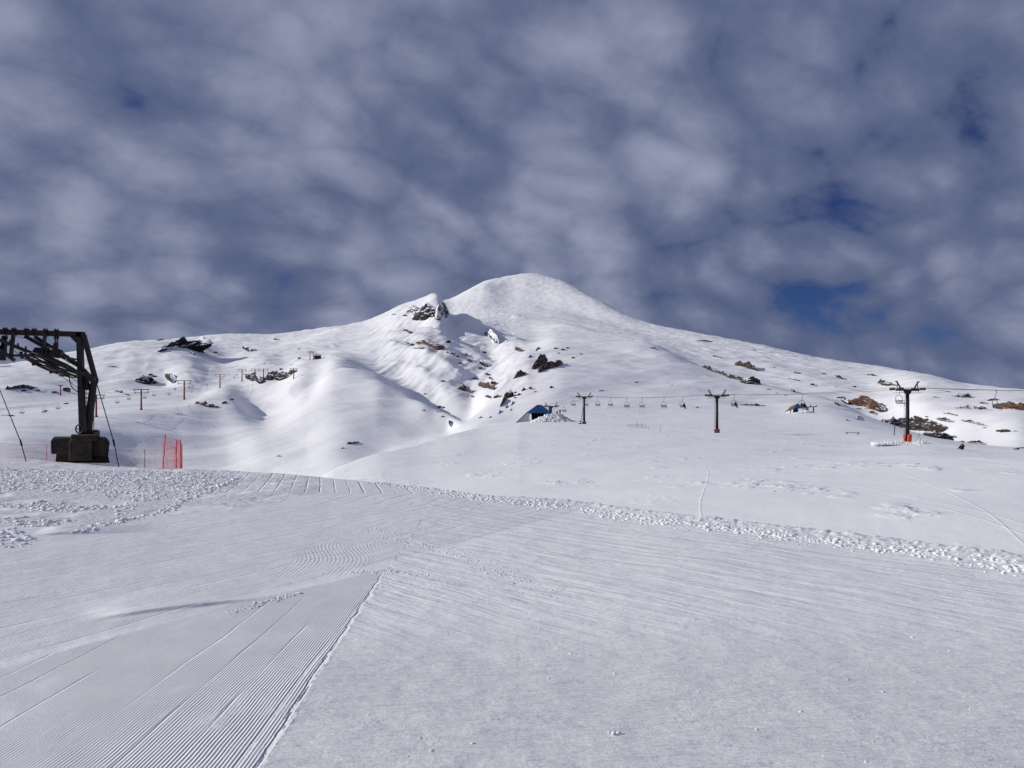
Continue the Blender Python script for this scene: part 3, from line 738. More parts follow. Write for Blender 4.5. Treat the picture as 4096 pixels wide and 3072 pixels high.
ROCKS = [
 (1706,1243,118,50,8,'rock_half','jagged dark crag with snowy top on the skyline left of the cone'),
 (1764,1240,50,56,0,'rock_rimed','rime covered right end of the crag beside the cone'),
 (1648,1232,50,34,10,'rock_rimed','rimed left shoulder of the crag'),
 # left hill
 (730,1370,195,40,8,'rock_half','long dark cliff band on the skyline above the red chairlift'),
 (986,1391,34,18,-25,'rock_dark','lone dark fin of rock on the ridge right of the cliff band'),
 (575,1518,72,26,-10,'rock_dark','black outcrop in the hollow above the red pylons'),
 (678,1505,42,22,-40,'rock_dark','slanting dark rock right of the black outcrop in the hollow'),
 (1012,1506,62,26,-22,'rock_dark','left piece of the dark rock band behind the red pylons'),
 (1104,1500,98,32,3,'rock_dark','largest piece of the dark rock band behind the red pylons'),
 (1167,1485,36,20,20,'rock_brown','right end piece of the dark rock band behind the red pylons'),
 (815,1613,72,16,-14,'rock_dark','string of dark rocks below the third red pylon'),
 (75,1545,100,18,4,'rock_dark','row of dark rocks on the knoll at the left picture edge'),
 (1408,1768,48,13,8,'rock_dark','dark rocks on the left edge of the flat snow field'),
 # gully left wall
 (1722,1375,108,24,-14,'rock_brown','large dark rock ledge below the crag'),
 (1690,1391,80,9,-6,'rock_dark','thin lower lip of rock under the large ledge'),
 (1945,1540,64,24,-18,'rock_brown','broad brown rock low in the gully left wall'),
 (1860,1553,56,22,-18,'rock_brown','brown rock ledge low down, left of the broad one'),
 (1968,1338,66,40,-36,'rock_rimed','rimed rock rib running down right of the crag'),
 (2074,1395,28,18,-15,'rock_brown','round topped rock at the head of the gully'),
 (1800,1692,17,19,-60,'rock_dark','upright dark rock at the mouth of the gully'),
 # gully right wall
 (2160,1445,68,38,26,'rock_brown','tall brown cliff on the right side of the gully'),
 (2202,1459,96,26,20,'rock_brown','long brown cliff just right of the tall one'),
 (2078,1494,50,24,22,'rock_brown','curved brown rock below the tall cliff'),
 (2012,1603,26,34,55,'rock_brown','steep brown rock at the foot of the gully right wall'),
 (2034,1577,40,26,20,'rock_brown','broken brown rock above the steep one in the gully'),
 # right flank
 (2835,1471,56,16,-24,'rock_grey','upper left end of the long rock band on the hill crest'),
 (2885,1490,62,13,-20,'rock_grey','narrow middle of the long rock band on the hill crest'),
 (2945,1509,66,17,-12,'rock_grey','lower middle of the long rock band on the hill crest'),
 (3005,1521,70,27,-4,'rock_grey','thick lower right end of the long rock band'),
 (2990,1461,86,24,-16,'rock_grey','dark outcrop above the long rock band'),
 (3478,1610,146,44,-12,'rock_brown','large reddish brown boulder left of the nearest lift tower'),
 (3545,1524,34,24,-15,'rock_grey','grey boulder on the flank above the nearest lift tower'),
 (3573,1536,30,10,-8,'rock_grey','flat grey rock beside the grey boulder'),
 (3560,1684,104,22,4,'rock_grey','left end of the big outcrop behind the nearest lift tower'),
 (3680,1690,150,42,-4,'rock_grey','main mass of the big outcrop behind the nearest lift tower'),
 (3748,1702,54,40,-12,'rock_grey','rounded right end of the big outcrop behind the lift tower'),
 (3765,1738,98,32,-16,'rock_grey','dark lower step below the big outcrop'),
 (3656,1713,40,16,-5,'rock_grey','small block under the main mass of the big outcrop'),
 (3912,1768,64,14,-8,'rock_dark','dark rocks on the crest just above the seated person'),
 (3856,1581,68,16,-4,'rock_dark','dark rock patch upper right, left of the hanging chair'),
 (3900,1628,138,18,-5,'rock_dark','long dark rock ledge right of the nearest lift tower'),
 (4050,1622,98,28,-8,'rock_brown','brown ledge at the right picture edge'),
 (3905,1689,108,10,-13,'rock_dark','thin slanting rock line at the right below the long ledge'),
 (3784,1678,66,10,-11,'rock_dark','short slanting rock line right above the big outcrop'),
 (3010,1618,96,8,-3,'rock_dark','low black rock scatter left of the far hut'),
]
for r in ROCKS: make_rock(*r[:6], label=r[6], rough=0.6 if 'crag' in r[6] else 1.0)
SMALL = {
 'lw': [(1640,1374,36,8,-8),(1793,1364,16,14,0),(1630,1323,46,9,-20),(1802,1409,36,11,-14),(1876,1438,32,12,-16),(1843,1452,22,9,-20),(1934,1452,36,16,-30),(1921,1470,14,9,0),(1950,1495,16,9,-20),(1965,1512,24,10,-20),(1975,1530,24,14,-10),(1900,1512,16,9,-20),(1772,1523,18,8,-10),(1953,1584,26,11,-18),(1988,1584,28,12,10),(1890,1585,16,6,-20),(1938,1408,16,8,-10),(1750,1643,22,8,-14),(1757,1626,12,9,0),(1772,1630,10,6,20),(1700,1575,10,5,0),(1770,1664,10,6,0),(1620,1260,22,9,-10),(1575,1255,16,6,0),(1870,1420,34,8,-25),(1830,1425,14,6,-10),(1695,1640,10,6,0)],
 'rw': [(2093,1556,15,11,30),(2122,1552,14,10,-10),(2140,1566,11,5,10),(2252,1397,14,7,0),(2222,1392,14,6,10),(2150,1394,10,16,40),(2294,1430,14,6,0),(2120,1425,10,10,30),(1998,1647,8,13,60),(2026,1625,8,12,50),(2043,1638,6,8,60),(1922,1669,16,6,10),(1961,1667,10,7,20),(2049,1612,8,16,60),(2076,1576,12,9,30),(2060,1568,10,8,20),(2205,1547,12,8,30),(2235,1412,8,5,0),(2270,1390,12,5,10),(2060,1590,8,6,0),(2325,1414,10,6,0),(2400,1562,11,4,0)],
 'rs': [(3098,1468,19,6,-4),(3190,1490,28,9,-6),(3297,1494,13,6,-10),(3362,1508,22,13,-20),(3189,1518,38,8,-12),(3253,1537,15,8,-10),(3268,1542,12,5,0),(3175,1562,13,10,-30),(3076,1556,16,6,-6),(3362,1587,40,10,-4),(3384,1603,22,18,-40),(3352,1615,18,10,-30),(3486,1498,50,9,-6),(3498,1650,32,12,-20),(3424,1634,46,5,0),(3431,1668,9,15,70),(3775,1562,70,6,-10),(3748,1588,38,5,-4),(3978,1597,42,10,4),(3850,1765,26,6,-8),(4025,1722,28,12,0),(4000,1722,12,8,0),(4066,1723,18,5,0),(3807,1655,62,6,-12),(3695,1716,34,12,0),(3815,1744,28,9,-10),(3940,1611,38,8,-4),(4070,1793,12,12,0),(4090,1790,8,12,0),(3350,1503,20,5,-10),(3160,1512,16,6,-20),(3400,1470,14,4,0),(3390,1680,20,5,-10),(3662,1665,10,5,0),(3709,1666,12,4,0),(3940,1710,12,4,0),(3420,1545,10,7,0),(3345,1545,8,4,0),(3020,1400,24,5,-10),(2820,1362,70,8,-4),(2870,1425,32,9,-12),(3640,1478,16,3,0)],
 'll': [(92,1561,14,8,0),(148,1560,12,7,0),(180,1562,10,4,0),(262,1613,13,6,0),(181,1642,11,6,0),(30,1660,56,5,-2),(482,1565,46,9,-16),(120,1553,14,8,0),(215,1567,24,8,0),(895,1609,13,11,20),(862,1624,16,8,-20),(927,1597,11,5,0),(1115,1823,19,7,-6),(1105,1354,22,9,0),(672,1388,18,9,-30),(768,1410,16,9,-30),(800,1405,26,8,-10),(600,1498,9,10,0),(615,1504,8,12,0),(1123,1475,11,7,0),(1165,1458,20,3,0),(1195,1432,10,6,20),(860,1408,14,7,0),(640,1358,28,6,10),(1195,1395,10,5,0),(1370,1792,12,5,20),(1056,1453,7,5,0),(455,1466,40,6,-5)],
 'he': [(2410,1561,9,4,0),(2545,1528,12,4,20),(2685,1539,18,4,0),(2790,1629,10,5,-10),(2620,1393,40,8,-20),(3143,1580,8,4,0),(3110,1572,14,4,-20)],
}
ORD = ['', 'first', 'second', 'third', 'fourth', 'fifth', 'sixth', 'seventh', 'eighth', 'ninth', 'tenth', 'eleventh', 'twelfth', 'thirteenth', 'fourteenth', 'fifteenth', 'sixteenth', 'seventeenth', 'eighteenth', 'nineteenth']
def ordinal(n):
    if n < 20: return ORD[n]
    t = {2: 'twent', 3: 'thirt', 4: 'fort'}[n//10]
    return t+'ieth' if n % 10 == 0 else t+'y-'+ORD[n % 10]
PLACE = {'lw': 'on the gully left wall', 'rw': 'on the gully right wall', 'rs': 'on the right flank', 'll': 'on the far left hill', 'he': 'on the hill behind chairlift'}
for kx, lst in SMALL.items():
    for i, r in enumerate(sorted(lst)):
        mt = 'rock_brown' if kx == 'rw' else ('rock_grey' if kx == 'rs' and r[2] > 20 else 'rock_dark')
        look = 'thin dark rock streak' if r[2] > 3.2*r[3] else ('upright small rock' if r[3] > r[2] else 'small dark rock')
        make_rock(*r, mat=mt, label='%s, %s from left of the small rocks %s' % (look, ordinal(i+1), PLACE[kx]), group=GR[kx])

# ------------------------------------------------------------------ clods of snow (nobody could count them)
def ico(sub):
    bm = bmesh.new(); bmesh.ops.create_icosphere(bm, subdivisions=sub, radius=1.0)
    v = np.array([q.co[:] for q in bm.verts]); f = np.array([[w.index for w in p.verts] for p in bm.faces]); bm.free()
    return v, f
ICO = [ico(1), ico(2)]
def clods(name, pts, sizes, label, sub=0, mat='clod_snow'):
    v0, f0 = ICO[sub]; n = len(pts)
    if n == 0: return
    pts = np.array(pts); sizes = np.array(sizes)
    jit = 1+rng.uniform(-0.38, 0.38, (n, len(v0), 1))
    an = rng.uniform(0, 2*math.pi, n); ca, sa = np.cos(an), np.sin(an)
    sc = np.stack([sizes*rng.uniform(0.7, 1.6, n), sizes*rng.uniform(0.7, 1.6, n), sizes*rng.uniform(0.4, 0.85, n)], -1)
    q = v0[None]*jit*sc[:, None, :]
    x = q[..., 0]*ca[:, None]-q[..., 1]*sa[:, None]; y = q[..., 0]*sa[:, None]+q[..., 1]*ca[:, None]
    q = np.stack([x, y, q[..., 2]], -1)+pts[:, None, :]
    f = (f0[None]+(np.arange(n)*len(v0))[:, None, None]).reshape(-1, 3)
    c = pts.mean(0)
    me = bpy.data.meshes.new(name)
    vv = (q.reshape(-1, 3)-c).astype(np.float32)
    me.vertices.add(len(vv)); me.vertices.foreach_set('co', vv.reshape(-1))
    me.loops.add(f.size); me.loops.foreach_set('vertex_index', f.astype(np.int32).reshape(-1))
    me.polygons.add(len(f)); me.polygons.foreach_set('loop_start', np.arange(0, f.size, 3, dtype=np.int32))
    me.update(calc_edges=True); me.shade_smooth(); me.materials.append(MATS[mat])
    o = bpy.data.objects.new(name, me); col.objects.link(o); o.location = c
    tag(o, label, None, None, 'stuff')
def band(pixline, n, wpx, smin, smax, ymin=5.0, dens=None):
    """points scattered about a line of pixels on the ground; width given in metres either side"""
    P2 = [hit(p[0], p[1], ymin) for p in pixline]
    out = []; sz = []
    seg = [(P2[i+1]-P2[i]).length for i in range(len(P2)-1)]; tot = sum(seg)
    for k in range(n):
        d = random.random()*tot; i = 0
        while d > seg[i] and i < len(seg)-1: d -= seg[i]; i += 1
        a, b = P2[i], P2[i+1]; p = a.lerp(b, min(1, d/seg[i])); dr = (b-a).normalized(); pr = Vector((-dr.y, dr.x, 0))
        o = random.gauss(0, 0.5)*wpx
        p = p+pr*o
        s = smin+(smax-smin)*random.random()**5.0
        s *= math.exp(-(o/wpx)**2*0.4)
        if vnoise(np.array([p.x*0.8]), np.array([p.y*0.8]), 5)[0] < -0.18 and random.random() < 0.75: continue
        out.append((p.x, p.y, ground(p.x, p.y)+s*0.05)); sz.append(s)
    return out, sz
def patchpts(poly, n, smin, smax, nz=0.0, seed=3):
    out = []; sz = []
    G = [hit(p[0], p[1], 4.0) for p in poly]
    xs = [g.x for g in G]; ys = [g.y for g in G]; m = len(G); tries = 0
    while len(out) < n and tries < n*25:
        tries += 1
        x = random.uniform(min(xs), max(xs)); y = random.uniform(min(ys), max(ys))
        ins = False; j = m-1
        for i in range(m):
            if (ys[i] > y) != (ys[j] > y) and x < (xs[j]-xs[i])*(y-ys[i])/(ys[j]-ys[i])+xs[i]: ins = not ins
            j = i
        if not ins: continue
        if vnoise(np.array([x*0.55]), np.array([y*0.55]), seed)[0]+0.5*vnoise(np.array([x*1.7]), np.array([y*1.7]), seed+1)[0] < nz: continue
        s = smin+(smax-smin)*random.random()**4
        out.append((x, y, ground(x, y)+s*0.05)); sz.append(s)
    return out, sz
# windrow along the edge of the bench
a, b = band([(1500,1930),(1700,1952),(1950,1996),(2230,2026),(2600,2080),(3100,2138),(3600,2200),(4096,2272),(4300,2305)], 9500, 0.75, 0.008, 0.06)
clods('snow_windrow', a, b, 'line of broken snow clods along the edge of the piste')
a, b = band([(1460,2100),(1560,2150),(1700,2190),(1850,2230),(1950,2265),(2080,2330),(2250,2390)], 1700, 0.5, 0.006, 0.024)
a2, b2 = band([(1400,2290),(1500,2285),(1620,2290),(1720,2300)], 420, 0.25, 0.008, 0.03)
a3, b3 = band([(900,2460),(1050,2410),(1200,2370)], 200, 0.15, 0.012, 0.03)
clods('snow_crumbs', a+a2+a3, b+b2+b3, 'crumbled snow where the groomed passes meet')
a, b = patchpts([(-80,1868),(300,1885),(700,1885),(935,1900),(880,1950),(820,1975),(560,2010),(400,1985),(150,1960),(-80,1985)], 8000, 0.011, 0.07, -0.35)
a2, b2 = patchpts([(-80,2000),(420,2010),(560,2020),(430,2100),(100,2190),(-80,2220)], 900, 0.02, 0.09, 0.08)
clods('snow_rubble', a+a2, b+b2, 'churned snow rubble in front of the lift terminal')
clods('snow_rubble', *band([(330,2130),(470,2090),(650,2050),(740,2000),(830,1970),(900,1935),(935,1910)], 500, 0.25, 0.03, 0.1), label='ragged snow edge curving beside the churned snow')

# a few crumbs lying about on the scoured half of the piste
a, b = patchpts([(1100,3060),(4090,3060),(4090,2500),(1700,2450)], 130, 0.004, 0.02, 0.12, seed=15)
pl = hit(2455, 2938, 4.0); a += [(pl.x+dx_, pl.y+dy_, ground(pl.x, pl.y)+0.01) for dx_, dy_ in ((0, 0), (0.05, 0.02), (-0.04, 0.03))]; b += [0.03, 0.018, 0.014]
clods('snow_crumbs', a, b, 'scattered small snow crumbs on the smooth right half of the piste')

# ------------------------------------------------------------------ old drive terminal of a lift, on its concrete block
TY = 46.0
TRAY = Vector(((325-CX)/F, 1.0, 0)).normalized()       # the terminal stands square to this direction
def tp(px, row, dy=0.0): return at(px, row, TY)+TRAY*dy
def terminal():
    base = tp(325, 1842)
    gz = ground(base.x, base.y)
    root = empty('lift_terminal', (base.x, base.y, gz), 'old black steel lift terminal with bullwheel on a dark concrete block', 'lift terminal')
    L = root.location
    def part(mb, name, mat, parent=root, bev=0.0):
        mb.v = [tuple(Vector(v)-L) for v in mb.v]
        return mb.build(name, mat, parent, bev)
    # concrete: bevelled block cut back underneath, with a thicker middle pier
    mb = MB()
    prof = [(204,1762),(214,1748),(425,1749),(437,1765),(432,1822),(372,1820),(372,1832),(276,1832),(276,1816),(206,1813)]
    mb.prism([tp(x, r, -0.9) for x, r in prof], TRAY*2.3)
    part(mb, 'concrete_block', 'old_concrete', bev=0.06)
    mb = MB(); mb.prism([tp(x, r, -1.25) for x, r in [(284,1737),(387,1737),(388,1758),(368,1762),(366,1838),(277,1838),(276,1760),(283,1757)]], TRAY*1.6)
    part(mb, 'concrete_pier', 'old_concrete', bev=0.05)
    mb = MB(); mb.prism([tp(x, r, -0.5) for x, r in [(226,1815),(432,1822),(438,1850),(222,1850)]], TRAY*1.5)
    part(mb, 'footing', 'old_concrete')
    # post, brace and rear legs
    mb = MB(); mb.beam(tp(319, 1330), tp(331, 1740), 0.29, 0.3, (0, 1, 0)); part(mb, 'post', 'black_steel')
    mb = MB(); mb.beam(tp(334, 1338, 0.05), tp(383, 1522, 0.1), 0.22, 0.24, (0, 1, 0)); part(mb, 'brace', 'rust_steel')
    for x0, x1, dy in ((372, 340, 0.45), (378, 356, -0.1)):
        mb = MB(); mb.beam(tp(x0, 1528, dy), tp(x1, 1740, dy), 0.2, 0.24, (0, 1, 0)); part(mb, 'leg', 'rust_steel')
    mb = MB(); mb.prism([tp(x, r, -0.25) for x, r in [(366,1512),(378,1508),(394,1514),(394,1530),(384,1546),(366,1540)]], TRAY*0.6); part(mb, 'knee_joint', 'black_steel', bev=0.03)
    # head beam
    tb = MB(); tb.beam(tp(336, 1338), tp(-330, 1318), 0.30, 0.30); tb = part(tb, 'head_beam', 'rust_steel')
    mb = MB(); mb.prism([tp(x, r, -0.06) for x, r in [(278,1346),(316,1346),(316,1378),(306,1374)]], TRAY*0.12); part(mb, 'gusset', 'black_steel')
    def sub(mb, name, mat, par):
        mb.v = [tuple(Vector(v)-L) for v in mb.v]; return mb.build(name, mat, par)
    for x in (22, 57, 107, 138, 183, 226, -60, -130):
        mb = MB()
        r = 1336-(336-x)*0.03
        mb.box(tp(x, r), 0.10, 0.42, 0.40)
        for s in (-5, 5): mb.tube([tp(x+s, r-8, -0.12), tp(x+s, r-18, -0.12)], 0.035, 6)
        sub(mb, 'clamp', 'rust_steel', tb)
    # inclined carriage beams
    for a_, b_, dy, w in (((-180,1290),(380,1518),-0.9,0.12), ((98,1342),(330,1470),0.5,0.14), ((135,1340),(320,1458),1.3,0.14)):
        mb = MB(); p, q = tp(*a_, dy), tp(*b_, dy); mb.beam(p, q, w, 0.19); part(mb, 'carriage_beam', 'black_steel')
    for i in range(9):
        mb = MB(); t = 0.30+i*0.055; p = tp(-180+560*t, 1290+228*t, -0.9); mb.box(p+Vector((0, -0.1, 0.17)), 0.09, 0.05, 0.2)
        part(mb, 'lattice_bar', 'rust_steel')
    for (a_, b_, w, dy) in (((57,1330),(46,1426),0.15,-0.4), ((183,1332),(173,1402),0.14,-0.3), ((28,1426),(175,1427),0.13,-1.0), ((173,1426),(216,1480),0.12,-1.0),
                            ((8,1404),(63,1446),0.16,-1.1), ((330,1478),(384,1535),0.24,0.1), ((345,1505),(352,1560),0.18,0.2)):
        mb = MB(); mb.beam(tp(*a_, dy), tp(*b_, dy), w, w*1.2, (0, 1, 0)); part(mb, 'strut', 'black_steel')
    # link blocks hanging from the beam
    for x, r1 in ((22, 1405), (226, 1395), (18, 1440)):
        mb = MB(); mb.box(tp(x, 1352, -0.2), 0.22, 0.16, 0.14)
        for s in (-6, 6): mb.beam(tp(x+s, 1343, -0.2), tp(x+s*0.6, 1372, -0.2), 0.07, 0.05, (0, 1, 0))
        mb.box(tp(x-2, 1380, -0.2), 0.2, 0.2, 0.22); mb.box(tp(x-6, (1385+r1)/2, -0.2), 0.26, 0.22, (r1-1380)*TY/F)
        part(mb, 'link', 'rust_steel')
    # gearbox and motor
    mb = MB(); mb.box(tp(172, 1407, 0.4), 0.66, 0.8, 0.5); mb.box(tp(203, 1418, 0.3), 0.62, 0.9, 0.34); part(mb, 'gearbox', 'black_steel', bev=0.05)
    mb = MB(); mb.tube([tp(198, 1402, -0.2), tp(243, 1418, -0.2)], 0.26, 14); mb.tube([tp(196, 1401, -0.2), tp(203, 1404, -0.2)], 0.3, 14); part(mb, 'motor', 'black_steel')
    mb = MB(); mb.box(tp(280, 1434, -0.2), 0.55, 0.5, 0.10, Matrix.Rotation(0.18, 3, 'Y')); mb.tube([tp(262, 1424), tp(262, 1438)], 0.03); mb.tube([tp(272, 1420), tp(276, 1436)], 0.03); part(mb, 'platform', 'dark_grey')
    # bullwheel
    c = tp(208, 1462, 0.2); e1 = Vector((math.cos(0.27), 0, -math.sin(0.27))); e2 = Vector((0.10, 0.92, -0.36)).normalized(); ax = e1.cross(e2).normalized(); R = 1.5
    wb = MB(); wb.ring(c, ax, R, 0.085, 36, 8); wb.ring(c+ax*0.10, ax, R-0.06, 0.05, 36, 6); wheel = part(wb, 'bullwheel', 'black_steel')
    for k in range(8):
        t = math.pi*2*k/8+0.2; d = e1*math.cos(t)+e2*math.sin(t)
        mb = MB(); mb.beam(c+d*0.15, c+d*(R-0.03), 0.10, 0.09, ax); sub(mb, 'spoke', 'rust_steel', wheel)
    mb = MB(); mb.disc(c, ax, 0.34, 0.42, 16); sub(mb, 'hub', 'black_steel', wheel)
    for t in (2.2, 2.8, 3.4, 4.0, 4.6):
        d = e1*math.cos(t)+e2*math.sin(t); mb = MB(); mb.box(c+d*(R+0.1)-Vector((0, 0, 0.08)), 0.13, 0.13, 0.2); sub(mb, 'rim_guard', 'black_steel', wheel)
    # sheave and its rod
    mb = MB(); mb.disc(tp(250, 1496, -0.7), (0.3, 1, 0.1), 0.18, 0.24, 16); mb.box(tp(252, 1484, -0.7), 0.2, 0.2, 0.14); part(mb, 'sheave', 'dark_grey')
    mb = MB(); mb.tube([tp(262, 1440, -0.9), tp(276, 1450, -0.95), tp(272, 1470, -0.95), tp(262, 1482, -0.9)], 0.025); part(mb, 'hose', 'yellowish')
    mb = MB(); mb.tube([tp(276, 1502, -0.4), tp(278, 1520, -0.4), tp(283, 1540, -0.4), tp(293, 1556, -0.4), tp(312, 1568, -0.2)], 0.03); part(mb, 'hose', 'black_steel')
    for a_, b_ in (((250,1508),(316,1555)), ((284,1512),(316,1530)), ((60,1346),(150,1365)), ((88,1430),(110,1445)), ((245,1405),(280,1432)), ((60,1405),(90,1432))):
        mb = MB(); mb.tube([tp(*a_, -0.5), tp(*b_, -0.2)], 0.016, 5); part(mb, 'cable', 'black_steel')
    mb = MB(); mb.tube([tp(-300, 1530, -3), tp(0, 1469, -0.5), tp(45, 1462, 0)], 0.02, 5); part(mb, 'cable', 'black_steel')
    # ladder up the rear leg
    for x in (345, 376):
        mb = MB(); mb.tube([tp(x, 1560, 0.6), tp(x, 1738, 0.6)], 0.02, 5); part(mb, 'ladder_rail', 'black_steel')
    for r in (1572, 1590, 1608, 1626, 1645, 1665, 1685, 1705):
        mb = MB(); mb.beam(tp(336 if (r % 4) else 340, r, 0.6), tp(380-(r-1572)*0.06, r, 0.6), 0.05, 0.05); part(mb, 'rung', 'black_steel')
    # winch wheel and machinery on the block
    mb = MB(); cw = tp(318, 1715, -0.4); mb.ring(cw, (0.25, 1, 0), 0.26, 0.045, 20, 6); mb.beam(cw-Vector((0, 0, .25)), cw+Vector((0, 0, .25)), .05, .04); mb.beam(cw-Vector((.25, 0, 0)), cw+Vector((.25, 0, 0)), .05, .04); part(mb, 'handwheel', 'black_steel')
    mb = MB(); mb.box(tp(372, 1738, 0.2), 0.5, 0.6, 0.3); mb.tube([tp(358, 1732, 0.1), tp(372, 1728, 0.1)], 0.16, 10); mb.box(tp(383, 1735, 0.3), 0.18, 0.3, 0.42, Matrix.Rotation(0.5, 3, 'Y')); part(mb, 'tensioner', 'black_steel')
    # guy ropes
    for a_, tb_, b_ in (((-75,1380),(83,1768),(107,1822)), ((388,1536),(455,1768),(479,1836))):
        A, T_, B = tp(*a_, 0.3), tp(*tb_, 0.0), tp(*b_, -0.2)
        B.z = ground(B.x, B.y)-0.1
        mb = MB(); mb.tube([A, T_, B], 0.03, 6); g = part(mb, 'guy_rope', 'black_steel')
        d = (B-T_).normalized(); mb = MB(); mb.tube([T_-d*0.15, T_+d*0.22], 0.055, 8); sub(mb, 'turnbuckle', 'black_steel', g)
terminal()

# ------------------------------------------------------------------ orange safety nets
def netting(mb, A, B, ha, hb, sag, step, r, nz):
    """A, B: feet of two posts; a net of thin cords hung between them"""
    n = max(2, int((B-A).length/step))
    def pt(i, j):
        t = i/n; f = j/nz; hgt = ha+(hb-ha)*t
        p = A.lerp(B, t); s = sag*4*t*(1-t)
        p.z = p.z+0.05+f*(hgt-0.08)-s*f
        p.y += 0.03*math.sin(i*1.3+j*0.9)
        return p
    for j in range(nz+1): mb.tube([pt(i, j) for i in range(0, n+1, 2)]+([pt(n, j)] if n % 2 else []), r*(2.0 if j in (0, nz) else 1), 3)
    for i in range(n+1): mb.tube([pt(i, j) for j in range(0, nz+1, 2)]+([pt(i, nz)] if nz % 2 else []), r, 3)
def foot(px, row, Y):
    p = at(px, row, Y); p.z = ground(p.x, p.y); return p
def net_fence(label, posts, mat, pmat, step, r, nz, group, name='safety_net'):
    root = empty(name, posts[0][0], label, 'net', group); L = root.location
    for i, (p, h, lean) in enumerate(posts):
        mb = MB(); mb.tube([p-Vector((0, 0, 0.3))-L, p+Vector((lean, 0, h))-L], 0.02 if mat != 'red_net' else 0.024, 6); mb.build('post', pmat if not isinstance(pmat, list) else pmat[i], root)
    for i in range(len(posts)-1):
        mb = MB(); netting(mb, posts[i][0].copy(), posts[i+1][0].copy(), posts[i][1], posts[i+1][1], 0.07, step, r, nz)
        mb.v = [tuple(Vector(v)-L) for v in mb.v]
        mb.build('netting', mat, root)
net_fence('faded pink safety net strung behind the concrete block', [(foot(-150, 1840, 49), 1.15, 0), (foot(187, 1840, 48), 1.0, 0), (foot(390, 1845, 46.5), 1.15, 0), (foot(579, 1850, 45), 1.35, 0), (foot(700, 1868, 43.5), 1.5, 0)],
          'faded_net', ['red_net', 'red_net', 'faded_net', 'dark_grey', 'red_net'], 0.11, 0.0055, 11, None)
net_fence('bright red safety net on leaning poles at the edge of the drop', [(foot(650, 1880, 39.5), 1.75, 0.15), (foot(707, 1870, 41.5), 1.62, -0.04), (foot(722, 1862, 43), 1.85, 0.0), (foot(728, 1858, 44.5), 1.85, 0.0)],
          'red_net', 'red_net', 0.11, 0.0048, 14, None)
p1 = hit(2510, 1706, 120); p2 = hit(2586, 1712, 120)
net_fence('low far red net on the snow right of the second lift tower', [(p1, 0.5, 0), (p1.lerp(p2, .55), 0.9, 0), (p2, 0.8, 0)], 'faded_net', 'dark_grey', 0.3, 0.011, 5, None)

# ------------------------------------------------------------------ people
def person_body(name, pose, jacket, trousers, head='cloth_black'):
    S = pose
    J = S['J']; E = S['E']; Rd = S['R']
    me = bpy.data.meshes.new('tmp'); me.from_pydata(J, E, [])
    o = bpy.data.objects.new('tmp', me); col.objects.link(o)
    sk = o.modifiers.new('skin', 'SKIN'); sk.use_smooth_shade = True
    if not me.skin_vertices: me.skin_vertices.new()
    for i, d in enumerate(me.skin_vertices[0].data):
        d.radius = (Rd[i], Rd[i]); d.use_root = (i == 0)
    ss = o.modifiers.new('sub', 'SUBSURF'); ss.levels = 1; ss.render_levels = 1
    dg = bpy.context.evaluated_depsgraph_get()
    ev = o.evaluated_get(dg); nm = bpy.data.meshes.new_from_object(ev)
    bpy.data.objects.remove(o); bpy.data.meshes.remove(me)
    nm.name = name; nm.materials.clear()
    for m in (jacket, trousers, 'skin', head): nm.materials.append(MATS[m])
    for f in nm.polygons:
        c = f.center
        if c.z > S['neck']:
            f.material_index = 2 if (c.y < -0.06 and c.z < S['neck']+0.20) else 3
        elif c.z < S['waist'] or (S['sit'] and c.y < -0.24 and c.z < S['waist']+0.12): f.material_index = 1
        else: f.material_index = 0
        f.use_smooth = True
    return nm
SIT = dict(sit=True, neck=0.60, waist=0.06,
  J=[(0,0,0.05),(0,0.02,0.24),(0,0.0,0.45),(0,-0.01,0.58),(0,-0.03,0.70),(0,-0.02,0.80),
     (0.10,-0.02,0.04),(0.12,-0.44,0.06),(0.12,-0.50,-0.38),(0.12,-0.66,-0.44),
     (-0.10,-0.02,0.04),(-0.12,-0.44,0.06),(-0.12,-0.50,-0.38),(-0.12,-0.66,-0.44),
     (0.19,0,0.46),(0.26,-0.12,0.22),(0.14,-0.34,0.14),(-0.19,0,0.46),(-0.26,-0.12,0.22),(-0.14,-0.34,0.14)],
  E=[(0,1),(1,2),(2,3),(3,4),(4,5),(0,6),(6,7),(7,8),(8,9),(0,10),(10,11),(11,12),(12,13),(2,14),(14,15),(15,16),(2,17),(17,18),(18,19)],
  R=[.16,.16,.17,.07,.115,.09,.12,.085,.065,.06,.12,.085,.065,.06,.085,.065,.05,.085,.065,.05])
STAND = dict(sit=False, neck=1.50, waist=0.92,
  J=[(0,0,0.95),(0,0,1.15),(0,0,1.38),(0,-0.01,1.49),(0,-0.02,1.61),(0,-0.02,1.71),
     (0.10,0,0.90),(0.11,-0.03,0.50),(0.12,0.02,0.09),(0.13,-0.15,0.04),
     (-0.10,0,0.90),(-0.11,-0.03,0.50),(-0.12,0.02,0.09),(-0.13,-0.15,0.04),
     (0.19,0,1.40),(0.25,0.0,1.12),(0.20,-0.18,0.95),(-0.19,0,1.40),(-0.25,0.0,1.12),(-0.20,-0.18,0.95)],
  E=SIT['E'], R=[.16,.16,.17,.07,.115,.09,.11,.08,.06,.055,.11,.08,.06,.055,.085,.065,.05,.085,.065,.05])
def person(loc, rz, pose, jacket, trousers, label, skis=False):
    me = person_body('person', pose, jacket, trousers)
    o = bpy.data.objects.new('person', me); col.objects.link(o); o.location = loc; o.rotation_euler = (0, 0, rz)
    tag(o, label, 'person')
    if skis:
        for s in (-0.12, 0.12):
            mb = MB(); mb.box((s, -0.6, -0.52), 0.10, 1.45, 0.03); mb.build('ski', 'cloth_navy', o)
    return o

